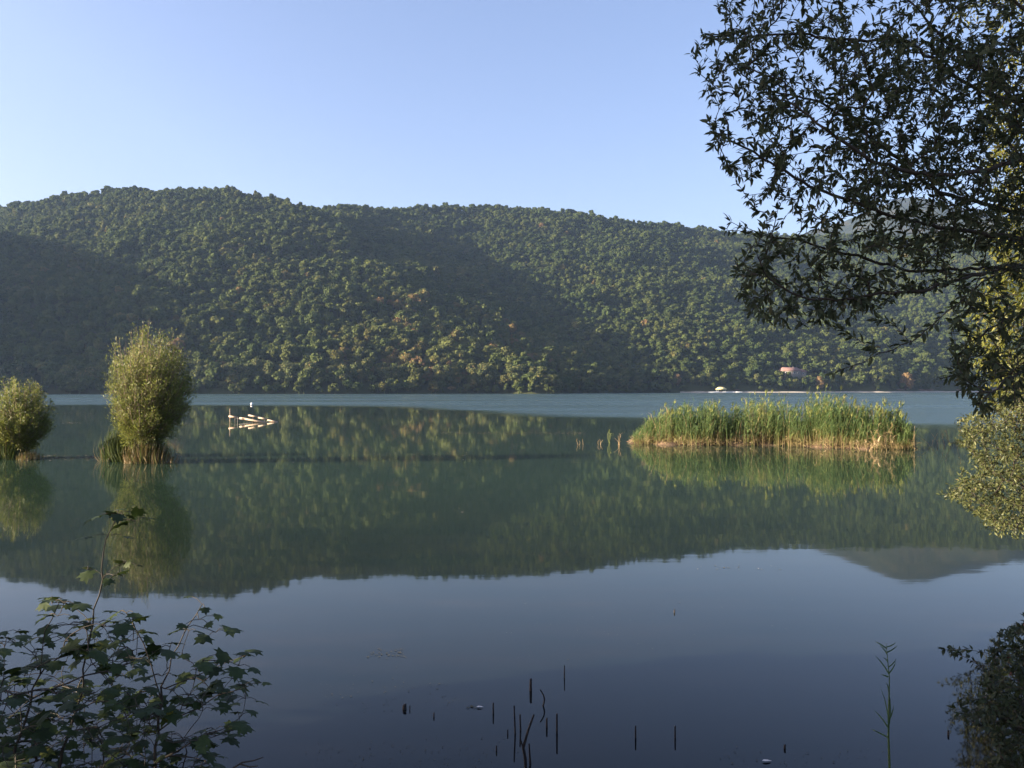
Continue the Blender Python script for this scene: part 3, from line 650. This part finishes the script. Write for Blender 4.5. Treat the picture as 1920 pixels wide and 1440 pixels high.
for px, py, L, lab in ((893, 1326, .06, "tiny white scrap floating by itself left of the broken reed stubs"), (1427, 1427, .07, "tiny pale scrap floating low down left of the lone green reed")):
    D = HC * F / (py - YH); c = P(px, py, D); m = MB(); m.leaves(np.array([c + (0, 0, .01)]), np.array([[1, .1, 0.]]), np.array([[0, 0, 1.]]), L, L * .45, np.array([1.0]), tpl=T_NARROW, curl=.4)
    tag(m.build("floating_leaf", M['weed']), lab, "leaf")

# ------------------------------------------------------------------ dead stubs poking out of the near water
STUBS = [  # pixel x, top y, water y, lean px, radius m, label
 (759, 1320, 1328, 0, .016, "short thick black stump, the leftmost stub in the near water"), (769, 1322, 1329, 0, .004, "hair-thin stub right beside the short thick black stump"),
 (814, 1335, 1342, 0, .005, "very short thin stub between the black stump and the taller reed stubs"), (925, 1317, 1336, 0, .006, "thin straight stub standing left of the tall bent stick"),
 (995, 1272, 1294, 0, .011, "thickest straight upright stub in the middle of the near water"), (1018, 1292, 1322, -5, .006, "curved thin stub just right of the thickest upright stub"),
 (1058, 1247, 1270, 0, .005, "thin stub furthest out in the near water"), (1025, 1345, 1362, 0, .007, "short dark stub between the bent stick and the long thin stalk"),
 (1044, 1337, 1374, 0, .007, "long thin stalk standing right of the bent stick"), (966, 1322, 1374, -2, .006, "tallest thin stalk just left of the bent stick"),
 (976, 1338, 1368, -1, .006, "thin stalk touching the bent stick on its left"), (952, 1367, 1375, 0, .005, "tiny stub left of the tallest thin stalk"),
 (931, 1397, 1406, 0, .005, "tiny low stub nearest the bottom left of the stick cluster"), (1191, 1360, 1382, 0, .006, "left one of two short stubs standing apart right of the cluster"),
 (1265, 1360, 1382, 0, .006, "right one of two short stubs standing apart right of the cluster"), (1776, 1368, 1376, 0, .007, "small stub between the lone green reed and the dark corner bush"),
 (1470, 1395, 1402, 0, .008, "small dark stub left of the lone green reed"), (1264, 1143, 1148, 0, .008, "tiny dark tip poking out of the open water far beyond the other stubs"),
]
for px, yt, yw, ln, rad, lab in STUBS:
    D = HC * F / (yw - YH); b0 = P(px, yw, D); tp = P(px + ln, yt, D); k = np.linspace(0, 1, 6)[:, None]; curve = 5 if 'curved' in lab else 0
    p = b0 + (tp - b0) * k + np.array([curve / F * D, 0, 0]) * np.sin(k * 3.14); p = np.concatenate([[b0 - (0, 0, .25)], p]) - b0
    m = MB(); m.tube(p, rad * np.linspace(1.15, .85, 7), 7); m.box(p[-1] + (rad * .3, 0, 0), (rad * 1.2, rad, rad * .8))
    o = m.build("reed_stub" if rad < .015 else "stump", M['darkwood']); o.location = tuple(b0); tag(o, lab, "stump" if rad >= .015 else "stub")
D = 5.45; m = MB(); m.tube([P(987, 1475, D), P(985, 1420, D), P(981, 1400, D), P(990, 1368, D), P(1001, 1338, D)], [.011, .010, .010, .008, .006], 7); m.tube([P(984, 1412, D), P(976, 1385, D), P(975, 1372, D)], [.006, .005, .003], 6)
tag(m.build("bent_stick", M['darkwood']), "bent dark stick with a side twig rising from the bottom of the near water", "stick")
m = MB(); m.tube([P(995, 1475, 5.6), P(994, 1430, 5.6), P(992, 1392, 5.6)], [.009, .008, .005], 7)
tag(m.build("dead_stick", M['darkwood']), "dead brown stick close to the right of the bent dark stick", "stick")

# ------------------------------------------------------------------ lone green reed, lower right
D = 5.3; o = empty("lone_reed", (float(P(1665, 0, D)[0]), D, 0)); tag(o, "lone tall green reed with feathered tip in the near water on the right", "reed")
org = np.array(o.location); st = [P(x, y, D) - org for x, y in ((1667, 1500), (1666, 1440), (1664, 1380), (1665, 1320), (1666, 1270), (1662, 1225), (1660, 1205))]
m = MB(); m.tube(st, [.007, .007, .006, .005, .003, .002, .001], 6, .3); m.build("stalk", M['reed'], o)
m = MB()
for x, y, dx, dy, L in ((1664, 1372, -9, -82, 85), (1664, 1365, 3, -74, 75), (1663, 1362, -24, -32, 42), (1665, 1382, -35, -18, 38), (1664, 1350, 10, -30, 32), (1666, 1300, -3, -20, 22), (1665, 1262, -26, -38, 42), (1665, 1262, 14, -22, 28), (1664, 1250, 13, -20, 24), (1663, 1240, -14, -14, 22), (1662, 1226, -20, -24, 30), (1662, 1222, 14, -14, 24),
                        (1661, 1215, -18, -12, 24), (1661, 1212, 16, -16, 22), (1664, 1268, -16, -6, 14)):
    p = P(x, y, D) - org; d = np.array([dx, rng.normal(0, 8), -dy], float)
    m.leaves(p[None], d[None], np.array([[.3, -1, .2]]), L / F * D, .010, np.array([rng.uniform(.0, .2)]), tpl=T_BLADE, curl=.5)  # dark tints put the bank's shade into the leaf colour
m.build("foliage", M['reed'], o)

# ------------------------------------------------------------------ grown trees and shrubs (skeleton reaches for points inside the crown)
def inpoly(px, py, poly):
    x, y = np.asarray(px, float), np.asarray(py, float); c = np.zeros(x.shape, bool); n = len(poly); j = n - 1
    for i in range(n):
        xi, yi = poly[i]; xj, yj = poly[j]
        c ^= ((yi > y) != (yj > y)) & (x < (xj - xi) * (y - yi) / (yj - yi + 1e-9) + xi); j = i
    return c

def sample_poly(poly, n, D0, D1, r):
    a = np.array(poly, float); lo, hi = a.min(0), a.max(0); out = []
    while sum(map(len, out)) < n:
        q = r.uniform(lo, hi, (n * 2, 2)); out.append(q[inpoly(q[:, 0], q[:, 1], poly)])
    q = np.concatenate(out)[:n]; D = r.uniform(D0, D1, n)
    return np.stack([(q[:, 0] - 960) / F * D, D, HC + (YH - q[:, 1]) / F * D], -1)

def grow(mains, targets, step, r, rtip=.0013, droop=.0, expo=2.3, wob=.10):
    """mains: list of polylines; returns nodes, parents, twig chains, radius per node, list of (twig nodes)"""
    cap = 60000; Pn = np.zeros((cap, 3)); par = np.full(cap, -1); dr = np.zeros((cap, 3)); n = 0; chains = []
    for ml in mains:
        ml = np.asarray(ml, float); seg = np.linalg.norm(np.diff(ml, axis=0), axis=1); s = np.concatenate([[0], np.cumsum(seg)]); m = max(3, int(s[-1] / step))
        ss = np.linspace(0, s[-1], m); p = np.stack([np.interp(ss, s, ml[:, c]) for c in range(3)], -1)
        for _ in range(3): p[1:-1] = (p[:-2] + p[1:-1] * 2 + p[2:]) / 4
        p[1:-1] += r.normal(0, step * .10, (m - 2, 3))
        a = -1
        if n: a = int(np.argmin(np.linalg.norm(Pn[:n] - p[0], axis=1)))
        ids = list(range(n, n + m)); Pn[n:n + m] = p; par[n] = a; par[n + 1:n + m] = ids[:-1]; dr[n:n + m] = unit(np.gradient(p, axis=0)); n += m
        chains.append(([a] if a >= 0 else []) + ids)
    nmain = n; T = np.asarray(targets)
    d0 = np.array([np.linalg.norm(Pn[:n] - t, axis=1).min() for t in T]); order = np.argsort(d0 + r.uniform(0, .12, len(T)))
    twigs = []
    for t in T[order]:
        v = t - Pn[:n]; d = np.linalg.norm(v, axis=1); al = (v * dr[:n]).sum(1) / np.maximum(d, 1e-6)
        k = int(np.argmin(d * (1.35 - .45 * al))); dist = d[k]
        if dist < step * 1.5: continue
        m = max(3, int(dist / step)); u = np.linspace(0, 1, m + 1)[:, None]; p0 = Pn[k]; c1 = p0 + dr[k] * dist * .26
        side = r.normal(0, wob * dist, 3); c2 = p0 + v[k] * .66 + side + np.array([0, 0, droop * dist])
        p = p0 * (1 - u) ** 3 + 3 * c1 * u * (1 - u) ** 2 + 3 * c2 * u ** 2 * (1 - u) + t * u ** 3
        p = p[1:]; ids = list(range(n, n + m)); Pn[n:n + m] = p; par[n] = k; par[n + 1:n + m] = ids[:-1]
        dr[n:n + m] = unit(np.gradient(np.concatenate([p0[None], p]), axis=0))[1:]; n += m; chains.append([k] + ids); twigs.append(ids)
    par = par[:n]; Pn = Pn[:n]; dr = dr[:n]; kids = np.zeros(n, int); load = np.zeros(n)
    for i in range(n - 1, -1, -1):
        if kids[i] == 0: load[i] = 1.0
        if par[i] >= 0: load[par[i]] = load[par[i]] + load[i] * 1.0; kids[par[i]] += 1
    load = load + 0; rad = rtip * np.maximum(load, 1) ** (1 / expo)
    return Pn, par, dr, rad, chains, twigs, nmain

def wood_parts(Pn, rad, chains, nmain, cut):
    big, small = MB(), MB()
    for ch in chains:
        rr_ = rad[ch].copy(); 
        if len(ch) > 1: rr_[0] = min(rr_[0], rr_[1] * 1.15)
        (big if rr_.max() > cut else small).tube(Pn[ch], rr_, 7 if rr_.max() > cut else 4, .3, False)
    return big, small

def leaf_out(Pn, dr, rad, rmax, per, r, L, ratio, mode="spread", off=.35):
    ids = np.where(rad < rmax)[0]; cnt = r.poisson(per, len(ids)); k = np.repeat(ids, cnt); n = len(k)
    rnd = r.normal(size=(n, 3)); g = dr[k]; side = unit(rnd - g * (rnd * g).sum(1, keepdims=True))
    d = unit(g * r.uniform(.3, 1.2, (n, 1)) + side * .8 + np.array([0, 0, -off]) * r.uniform(0, 1.4, (n, 1)))
    nn = unit(np.array([0, 0, 1.]) + r.normal(size=(n, 3)) * .6)
    Ls = L * r.uniform(.55, 1.2, n) ; q = Pn[k] + side * rad[k][:, None] + r.uniform(-.5, .5, (n, 1)) * .02 * g
    ti = np.clip(r.normal(.42, .2, n), 0, 1)
    return q, d, nn, Ls, Ls * ratio * r.uniform(.8, 1.15, n), ti

def bz(x, y): return float(bank_z(np.array([x]), np.array([y]))[0])

# --- the overhanging tree on the right
r = np.random.default_rng(2024)
TX, TY = 3.75, 4.5
trunk = np.array([(TX + .25, TY + .2, .2), (TX + .18, TY + .15, 1.0), (TX + .05, TY, 2.0), (TX - .05, TY - .1, 2.9), (TX - .02, TY - .15, 3.8), (TX + .1, TY, 4.9), (TX + .2, TY, 6.2)])
def T(z): return np.array([np.interp(z, trunk[:, 2], trunk[:, c]) for c in range(3)])
def br(z, *pts): return np.array([T(z)] + [P(*p) for p in pts])
mains = [trunk,
 br(2.3, (2000, 420, 4.5), (1920, 200, 4.5), (1870, 150, 4.45), (1790, 88, 4.4), (1740, 40, 4.4), (1700, -10, 4.35), (1650, -90, 4.3)),
 br(2.7, (2030, 340, 4.1), (1920, 293, 4.0), (1840, 322, 3.9), (1740, 330, 3.9), (1630, 300, 3.8), (1540, 235, 3.8), (1480, 190, 3.9)),
 br(2.5, (2050, 500, 4.2), (1900, 503, 4.1), (1830, 515, 4.0), (1740, 545, 3.9), (1640, 552, 3.9), (1560, 565, 3.85), (1500, 560, 3.85), (1440, 520, 3.8)),
 br(2.45, (2000, 470, 4.0), (1880, 508, 3.9), (1820, 545, 3.8), (1740, 620, 3.7), (1680, 656, 3.7), (1620, 676, 3.7), (1565, 700, 3.7)),
 br(1.9, (2060, 690, 4.0), (1940, 690, 3.8), (1890, 705, 3.6), (1860, 735, 3.5), (1835, 765, 3.5)),
 br(3.0, (2050, 260, 4.9), (1900, 190, 4.9), (1800, 150, 4.8), (1700, 70, 4.7), (1600, 75, 4.6), (1500, 60, 4.5), (1400, 70, 4.5), (1320, 60, 4.5)),
 br(2.6, (2000, 420, 5.0), (1880, 390, 5.0), (1760, 360, 4.9), (1640, 260, 4.8), (1540, 190, 4.7), (1440, 170, 4.7), (1370, 120, 4.7)),
 br(2.55, (2000, 450, 4.3), (1860, 440, 4.3), (1720, 420, 4.3), (1600, 380, 4.2), (1500, 340, 4.2), (1410, 280, 4.2), (1340, 245, 4.2)),
 br(2.5, (2000, 490, 4.6), (1860, 500, 4.5), (1720, 510, 4.4), (1600, 480, 4.3), (1500, 450, 4.3), (1420, 440, 4.2), (1370, 415, 4.2)),
 br(2.2, (2010, 560, 4.5), (1900, 590, 4.4), (1850, 620, 4.3), (1820, 660, 4.2), (1800, 700, 4.2)),
 br(3.6, (2080, 90, 4.2), (1930, 20, 4.2), (1820, -60, 4.2), (1700, -160, 4.2)),
 br(4.0, (2060, -60, 4.8), (1850, -140, 4.8), (1600, -160, 4.8), (1420, -110, 4.8), (1340, -40, 4.8)),
]
regs = [ # silhouette polygons in photo pixels with density and depth range
 ([(1390, -60), (1920, -60), (1980, 200), (1980, 460), (1700, 470), (1560, 450), (1500, 400), (1460, 330), (1430, 240), (1420, 150), (1380, 60)], 1600, 3.7, 5.1),
 ([(1560, 60), (1980, 60), (1980, 480), (1640, 470), (1560, 300)], 1300, 3.6, 5.3),
 ([(1285, 60), (1330, 40), (1400, 120), (1440, 300), (1470, 420), (1400, 400), (1370, 340), (1325, 250), (1320, 190), (1300, 120)], 110, 3.9, 4.6),
 ([(1340, -10), (1400, -20), (1440, 130), (1450, 220), (1500, 400), (1430, 330), (1390, 200)], 130, 3.9, 4.8),
 ([(1355, 400), (1440, 430), (1560, 440), (1760, 470), (1790, 540), (1640, 580), (1560, 620), (1470, 610), (1400, 590), (1370, 500)], 360, 3.7, 4.4),
 ([(1560, 610), (1680, 590), (1740, 640), (1640, 690), (1550, 710)], 22, 3.65, 3.75),
 ([(1790, 500), (1960, 470), (1990, 720), (1900, 760), (1850, 780), (1790, 730), (1780, 620)], 260, 3.5, 4.5),
 ([(1740, 700), (1800, 690), (1880, 740), (1850, 790), (1790, 770)], 16, 3.5, 3.7),
 ([(1350, -60), (1920, -60), (1980, -420), (1450, -420)], 260, 3.8, 5.2),
 ([(1940, -200), (2500, -300), (2600, 500), (2300, 740), (1960, 700)], 520, 3.6, 5.4),
]
tg = np.concatenate([sample_poly(p, n, a, b, r) for p, n, a, b in regs])
Pn, par, dr, rad, chains, twigs, nmain = grow(mains, tg, .045, r, rtip=.0015, droop=.03, expo=2.45, wob=.06)
tree = empty("overhanging_tree", (TX + .25, TY + .2, bz(TX + .25, TY + .2))); tag(tree, "dark leafy tree whose branches hang in from the upper right over the water", "tree")
off = -np.array(tree.location)
big, small = wood_parts(Pn + off, rad, chains, nmain, .009)
tm = MB(); tm.tube(np.concatenate([[trunk[0] - (0, 0, .9)], trunk]) + off, [.17, .15, .13, .11, .10, .085, .06, .03], 10, .3); tm.build("trunk", M['bark'], tree, True)
big.build("branch", M['twig'], tree, True); small.build("twigs", M['twig'], tree)
q, d, nn, L, W_, ti = leaf_out(Pn + off, dr, rad, .0075, 3.6, r, .045, .37)
m = MB(); m.leaves(q, d, nn, L, W_, ti, tpl=T_NARROW, curl=.9); m.build("foliage", M['tree'], tree, True); print("tree leaves", len(q), "nodes", len(Pn))

# --- bright tree standing in the sun behind it
r = np.random.default_rng(31)
poly = [(1745, -150), (1800, 60), (1870, 160), (1850, 330), (1880, 430), (1865, 500), (1840, 600), (1870, 690), (1850, 760), (1900, 800), (2400, 800), (2500, -100), (2300, -300)]
base = np.array([9.6, 11.6, bz(9.6, 11.6) - .1]); tr_ = np.array([base, base + (-.1, 0, 1.5), base + (-.5, 0, 3.2), base + (-.6, .1, 5.0), base + (-.4, 0, 6.8)])
mains = [tr_] + [np.array([tr_[i] + (0, 0, .2), tr_[i] + (dx * .5, dy, dz * .6), tr_[i] + (dx, dy * 1.3, dz)]) for i, dx, dy, dz in ((1, -1.8, -.3, .3), (1, -1.9, .6, 1.0), (2, -1.7, -.4, .8), (2, 1.2, .3, 1.0), (3, -1.9, .2, .9), (3, 1.4, -.5, .8), (4, -1.5, .1, .9), (2, -1.5, .4, -.2))]
tg = np.concatenate([sample_poly(poly, 1000, 10.4, 12.4, r), sample_poly([(1850, 150), (1930, 100), (1940, 780), (1840, 760), (1815, 620), (1870, 450), (1850, 300)], 420, 10.4, 11.6, r)])
Pn, par, dr, rad, chains, twigs, nmain = grow(mains, tg, .12, r, rtip=.003, droop=.03)
o = empty("sunlit_tree", tuple(base)); tag(o, "bright yellow-green tree standing in the sun behind the dark branches at the right edge", "tree"); off = -base
big, small = wood_parts(Pn + off, rad, chains, nmain, .02); big.build("trunk", M['bark'], o, True); small.build("twigs", M['twig'], o)
q, d, nn, L, W_, ti = leaf_out(Pn + off, dr, rad, .014, 6.0, r, .10, .38); q += r.normal(0, .05, q.shape)
m = MB(); m.leaves(q, d, nn, L, W_, ti, tpl=T_QUAD, curl=1.2); m.build("foliage", M['lit'], o)

# --- silvery olive bush leaning over the water
r = np.random.default_rng(33)
poly = [(1925, 640), (1880, 720), (1830, 770), (1800, 800), (1790, 830), (1830, 850), (1800, 885), (1815, 905), (1762, 925), (1835, 945), (1840, 985), (1880, 1000), (1960, 1015), (2350, 1010), (2350, 640)]
base = np.array([7.9, 10.2, bz(7.9, 10.2) - .1]); mains = [np.array([base, base + (-.2, -.1, 1.0), base + (-.7, -.1, 1.7), base + (-1.4, -.2, 2.4)]), np.array([base, base + (-.7, -.2, 1.1), base + (-1.5, -.3, 1.6), base + (-2.2, -.3, 1.9)]),
  np.array([base, base + (-.6, .1, .8), base + (-1.4, .2, 1.1), base + (-2.2, .2, 1.4)]), np.array([base, base + (.1, .1, .8), base + (.1, .1, 1.8), base + (-.1, 0, 2.5)]), np.array([base, base + (.4, .1, .6), base + (.8, .3, 1.4), base + (1.0, .3, 2.2)])]
tg = np.concatenate([sample_poly(poly, 2300, 9.2, 11.0, r), sample_poly([(1790, 790), (1860, 760), (1930, 700), (1930, 1005), (1860, 995), (1830, 960), (1770, 925), (1830, 880)], 800, 9.3, 10.6, r)])
tg = tg[tg[:, 2] > .12]
Pn, par, dr, rad, chains, twigs, nmain = grow(mains, tg, .08, r, rtip=.002, droop=.04)
o = empty("olive_bush", tuple(base)); tag(o, "silvery olive-leaved bush in the sun leaning over the water at the right edge", "bush"); off = -base
big, small = wood_parts(Pn + off, rad, chains, nmain, .014); big.build("stem", M['bark'], o, True); small.build("twigs", M['twig'], o)
q, d, nn, L, W_, ti = leaf_out(Pn + off, dr, rad, .009, 8.0, r, .052, .36, off=.1); q += r.normal(0, .02, q.shape)
m = MB(); m.leaves(q, d, nn, L, W_, ti, tpl=T_QUAD, curl=1.2); m.build("foliage", M['olive'], o)

# --- small-leaved dark bush in the lower right corner
r = np.random.default_rng(35)
poly = [(1930, 1150), (1895, 1160), (1870, 1185), (1840, 1215), (1800, 1215), (1765, 1218), (1790, 1232), (1830, 1245), (1850, 1285), (1800, 1300), (1785, 1335), (1815, 1350), (1850, 1365), (1860, 1400), (1840, 1450), (1850, 1520), (2300, 1520), (2300, 1150)]
base = np.array([2.75, 3.25, bz(2.75, 3.25) - .08]); mains = [np.array([base, base + (-.15, 0, .5), base + (-.4, 0, .9), base + (-.62, 0, 1.2)]), np.array([base, base + (-.3, -.05, .4), base + (-.6, 0, .75), base + (-.85, 0, 1.0)]),
  np.array([base, base + (0, .1, .6), base + (-.1, .1, 1.2), base + (-.25, .1, 1.5)]), np.array([base, base + (-.3, 0, .35), base + (-.65, -.1, .6)]), np.array([base, base + (.2, .1, .6), base + (.3, .1, 1.2)])]
tg = np.concatenate([sample_poly(poly, 800, 3.0, 3.8, r), sample_poly([(1930, 1150), (1870, 1200), (1840, 1290), (1830, 1350), (1870, 1400), (1860, 1450), (1930, 1450)], 420, 3.0, 3.6, r)])
Pn, par, dr, rad, chains, twigs, nmain = grow(mains, tg, .03, r, rtip=.001, droop=.03)
o = empty("dark_bush", tuple(base)); tag(o, "small-leaved dark bush with a few reddish leaves in the lower right corner", "bush"); off = -base
big, small = wood_parts(Pn + off, rad, chains, nmain, .006); big.build("stem", M['bark'], o, True); small.build("twigs", M['twig'], o)
q, d, nn, L, W_, ti = leaf_out(Pn + off, dr, rad, .0045, 4.2, r, .027, .45, off=.1)
m = MB(); m.leaves(q, d, nn, L, W_, ti, tpl=T_NARROW, curl=1.2); m.build("foliage", M['small'], o)

# --- maple saplings, lower left
def maple(name, lab, mains, regs, seed, base, leafL=.047):
    r = np.random.default_rng(seed); tg = np.concatenate([sample_poly(p, n, a, b, r) for p, n, a, b in regs])
    Pn, par, dr, rad, chains, twigs, nmain = grow(mains, tg, .035, r, rtip=.0009, droop=.10, expo=2.6, wob=.06)
    o = empty(name, tuple(base)); tag(o, lab, "sapling"); off = -np.asarray(base)
    big, small = wood_parts(Pn + off, rad, chains, nmain, .0028); big.build("stem", M['twig'], o, True); 
    # leaves in pairs at twig ends and along twigs, held flat on stalks
    m = MB(); st = small; Q = []; Dn = []; NN = []; LL = []
    tips = [t[-1] for t in twigs] + [t[len(t) // 2] for t in twigs if len(t) > 4]
    tips += [c[-1] for c in chains[:len(mains)]]
    for k in tips:
        a0 = r.uniform(0, 6.28)
        for j in range(2 if r.uniform() < .4 else 3):
            a = a0 + j * 3.0 + r.normal(0, .4); h = np.array([math.cos(a), math.sin(a), r.uniform(-.1, .35)]); l = r.uniform(.015, .04); e = Pn[k] + h * l
            st.tube([Pn[k] + off, Pn[k] + h * l * .5 + (0, 0, .004) + off, e + off], .0009, 3, .3, False)
            Q.append(e); Dn.append(h * (1, 1, 0) + np.array([0, 0, r.uniform(-.55, .05)])); NN.append(np.array([0, 0, 1]) + r.normal(size=3) * .28); LL.append(leafL * r.uniform(.55, 1.15))
    Q, Dn, NN, LL = map(np.array, (Q, Dn, NN, LL)); ti = np.clip(r.normal(.4, .2, len(Q)), 0, .97)
    m.leaves(Q + off, Dn, NN, LL, LL * .95, ti, tpl=T_MAPLE, curl=1.0); small.build("twigs", M['twig'], o); m.build("foliage", M['maple'], o); return o
def G(x, D, z=None): X = (x - 960) / F * D; return np.array([X, D, bz(X, D) - .04 if z is None else z])
def ml(x0, D0, *pts): return np.array([G(x0, D0)] + [P(*p) for p in pts])
b0 = G(60, 2.1)
maple("maple_sapling", "tallest dark maple sapling with lobed leaves rising out of the lower left corner",
 [ml(70, 2.1, (105, 1440, 2.1), (140, 1360, 2.1), (158, 1270, 2.1), (172, 1180, 2.1), (186, 1110, 2.1), (196, 1055, 2.1), (205, 1000, 2.12), (222, 960, 2.15)),
  ml(40, 2.0, (20, 1440, 2.0), (50, 1350, 2.0), (72, 1270, 2.0), (85, 1200, 2.0), (95, 1160, 2.0), (112, 1130, 2.0)),
  ml(10, 1.9, (-20, 1420, 1.9), (-10, 1330, 1.9), (20, 1260, 1.9), (10, 1210, 1.9)),
  np.array([P(60, 1310, 2.0), P(110, 1280, 2.05), P(180, 1262, 2.1), P(250, 1240, 2.1)])],
 [([(0, 1190), (60, 1160), (110, 1120), (150, 1140), (170, 1160), (260, 1170), (260, 1250), (200, 1300), (0, 1330), (-80, 1300)], 120, 1.85, 2.3),
  ([(-100, 1290), (240, 1290), (260, 1460), (-100, 1480)], 380, 1.7, 2.4), ([(150, 1045), (245, 1040), (240, 1080), (160, 1080)], 5, 2.05, 2.15), ([(165, 965), (268, 935), (262, 1015), (180, 1000)], 6, 2.1, 2.2)], 51, b0)
b1 = G(290, 1.95)
maple("maple_sapling", "spreading maple sapling with two thin forked stems beside the tallest one in the lower left",
 [ml(290, 1.95, (292, 1440, 1.95), (298, 1370, 1.95), (306, 1290, 1.95), (322, 1240, 1.95), (345, 1190, 1.95), (366, 1150, 1.95), (380, 1132, 1.95)),
  np.array([P(304, 1310, 1.95), P(292, 1250, 1.95), P(272, 1205, 1.95), (P(250, 1170, 1.95)), P(238, 1148, 1.95)]),
  np.array([P(310, 1290, 1.95), P(360, 1262, 1.98), P(410, 1240, 2.0), P(462, 1228, 2.0)]),
  np.array([P(298, 1370, 1.95), P(350, 1330, 1.98), P(410, 1300, 2.0), P(455, 1290, 2.0)]),
  np.array([P(293, 1430, 1.95), P(350, 1400, 1.9), P(400, 1370, 1.9), P(450, 1345, 1.9)])],
 [([(230, 1150), (290, 1160), (400, 1160), (420, 1200), (380, 1240), (370, 1300), (250, 1300), (225, 1210)], 44, 1.85, 2.1),
  ([(360, 1240), (475, 1225), (480, 1300), (460, 1370), (400, 1380), (370, 1310)], 42, 1.85, 2.1), ([(240, 1290), (400, 1290), (420, 1400), (390, 1470), (230, 1480)], 170, 1.75, 2.15),
  ([(225, 1135), (300, 1135), (300, 1160), (230, 1170)], 4, 1.9, 2.0)], 52, b1)
o = MB(); o.tube([G(400, 1.8), P(420, 1450, 1.8), P(455, 1428, 1.8), P(478, 1424, 1.8), P(495, 1418, 1.8)], [.004, .0035, .002, .0015, .001], 5); o.tube([P(450, 1430, 1.8), P(470, 1436, 1.8), P(485, 1434, 1.8)], [.002, .0015, .001], 4)
tag(o.build("dry_twig", M['twig']), "thin dry twig sticking out low beside the maple saplings", "twig")

# --- big trees on the bank to the left of the photographer: they put the foreground in the shade
for k, (x, y, s, hh, seed) in enumerate(((-9.8, 1.5, 4.0, 7.0, 61), (-12.5, -3.5, 4.2, 8.5, 62), (-8.6, -3.2, 3.2, 6.5, 63), (-8.5, 3.1, 3.0, 4.3, 64))):
    o = empty("bank_tree", (x, y, bz(x, y) - .05)); tag(o, ["broad bank tree just left of the photographer, nearest the water", "tallest bank tree further back on the left bank", "leafy bank tree behind the photographer on the left", "low bushy bank tree at the water on the photographer's left"][k], "tree", "shade trees on the bank")
    fm = crown(s, s * 1.5, 16, 12000, .34, seed, z0=hh * .58, low=1.0).mesh("crown"); fm.materials.append(M['tree']); link("crown", fm, o)
    tm = MB(); tm.tube([(0, 0, -.4), (.1, 0, 1.5), (0, .15, hh * .45), (.1, .1, hh * .8)], [.28, .22, .18, .08], 10, .3)
    for a in (.4, 2.5, 4.6): tm.tube([(.05, .05, hh * .3), (math.cos(a) * s * .35, math.sin(a) * s * .35, hh * .55), (math.cos(a) * s * .6, math.sin(a) * s * .6, hh * .8)], [.12, .08, .03], 7, .3)
    tm.build("trunk", M['bark'], o, True)
# ------------------------------------------------------------------ haze
hb = link("haze", MB().box((1620, 1640, 325), (5000, 3900, 662)).mesh("haze"))
hm = bpy.data.materials.new("haze_air"); hm.use_nodes = True; ht = hm.node_tree; ht.nodes.clear()
ho = ht.nodes.new("ShaderNodeOutputMaterial"); pv = ht.nodes.new("ShaderNodeVolumePrincipled")
pv.inputs["Color"].default_value = (.42, .62, 1.0, 1); pv.inputs["Density"].default_value = .000078; pv.inputs["Anisotropy"].default_value = .2
ht.links.new(pv.outputs[0], ho.inputs["Volume"]); hb.data.materials.append(hm)
tag(hb, kind='stuff')
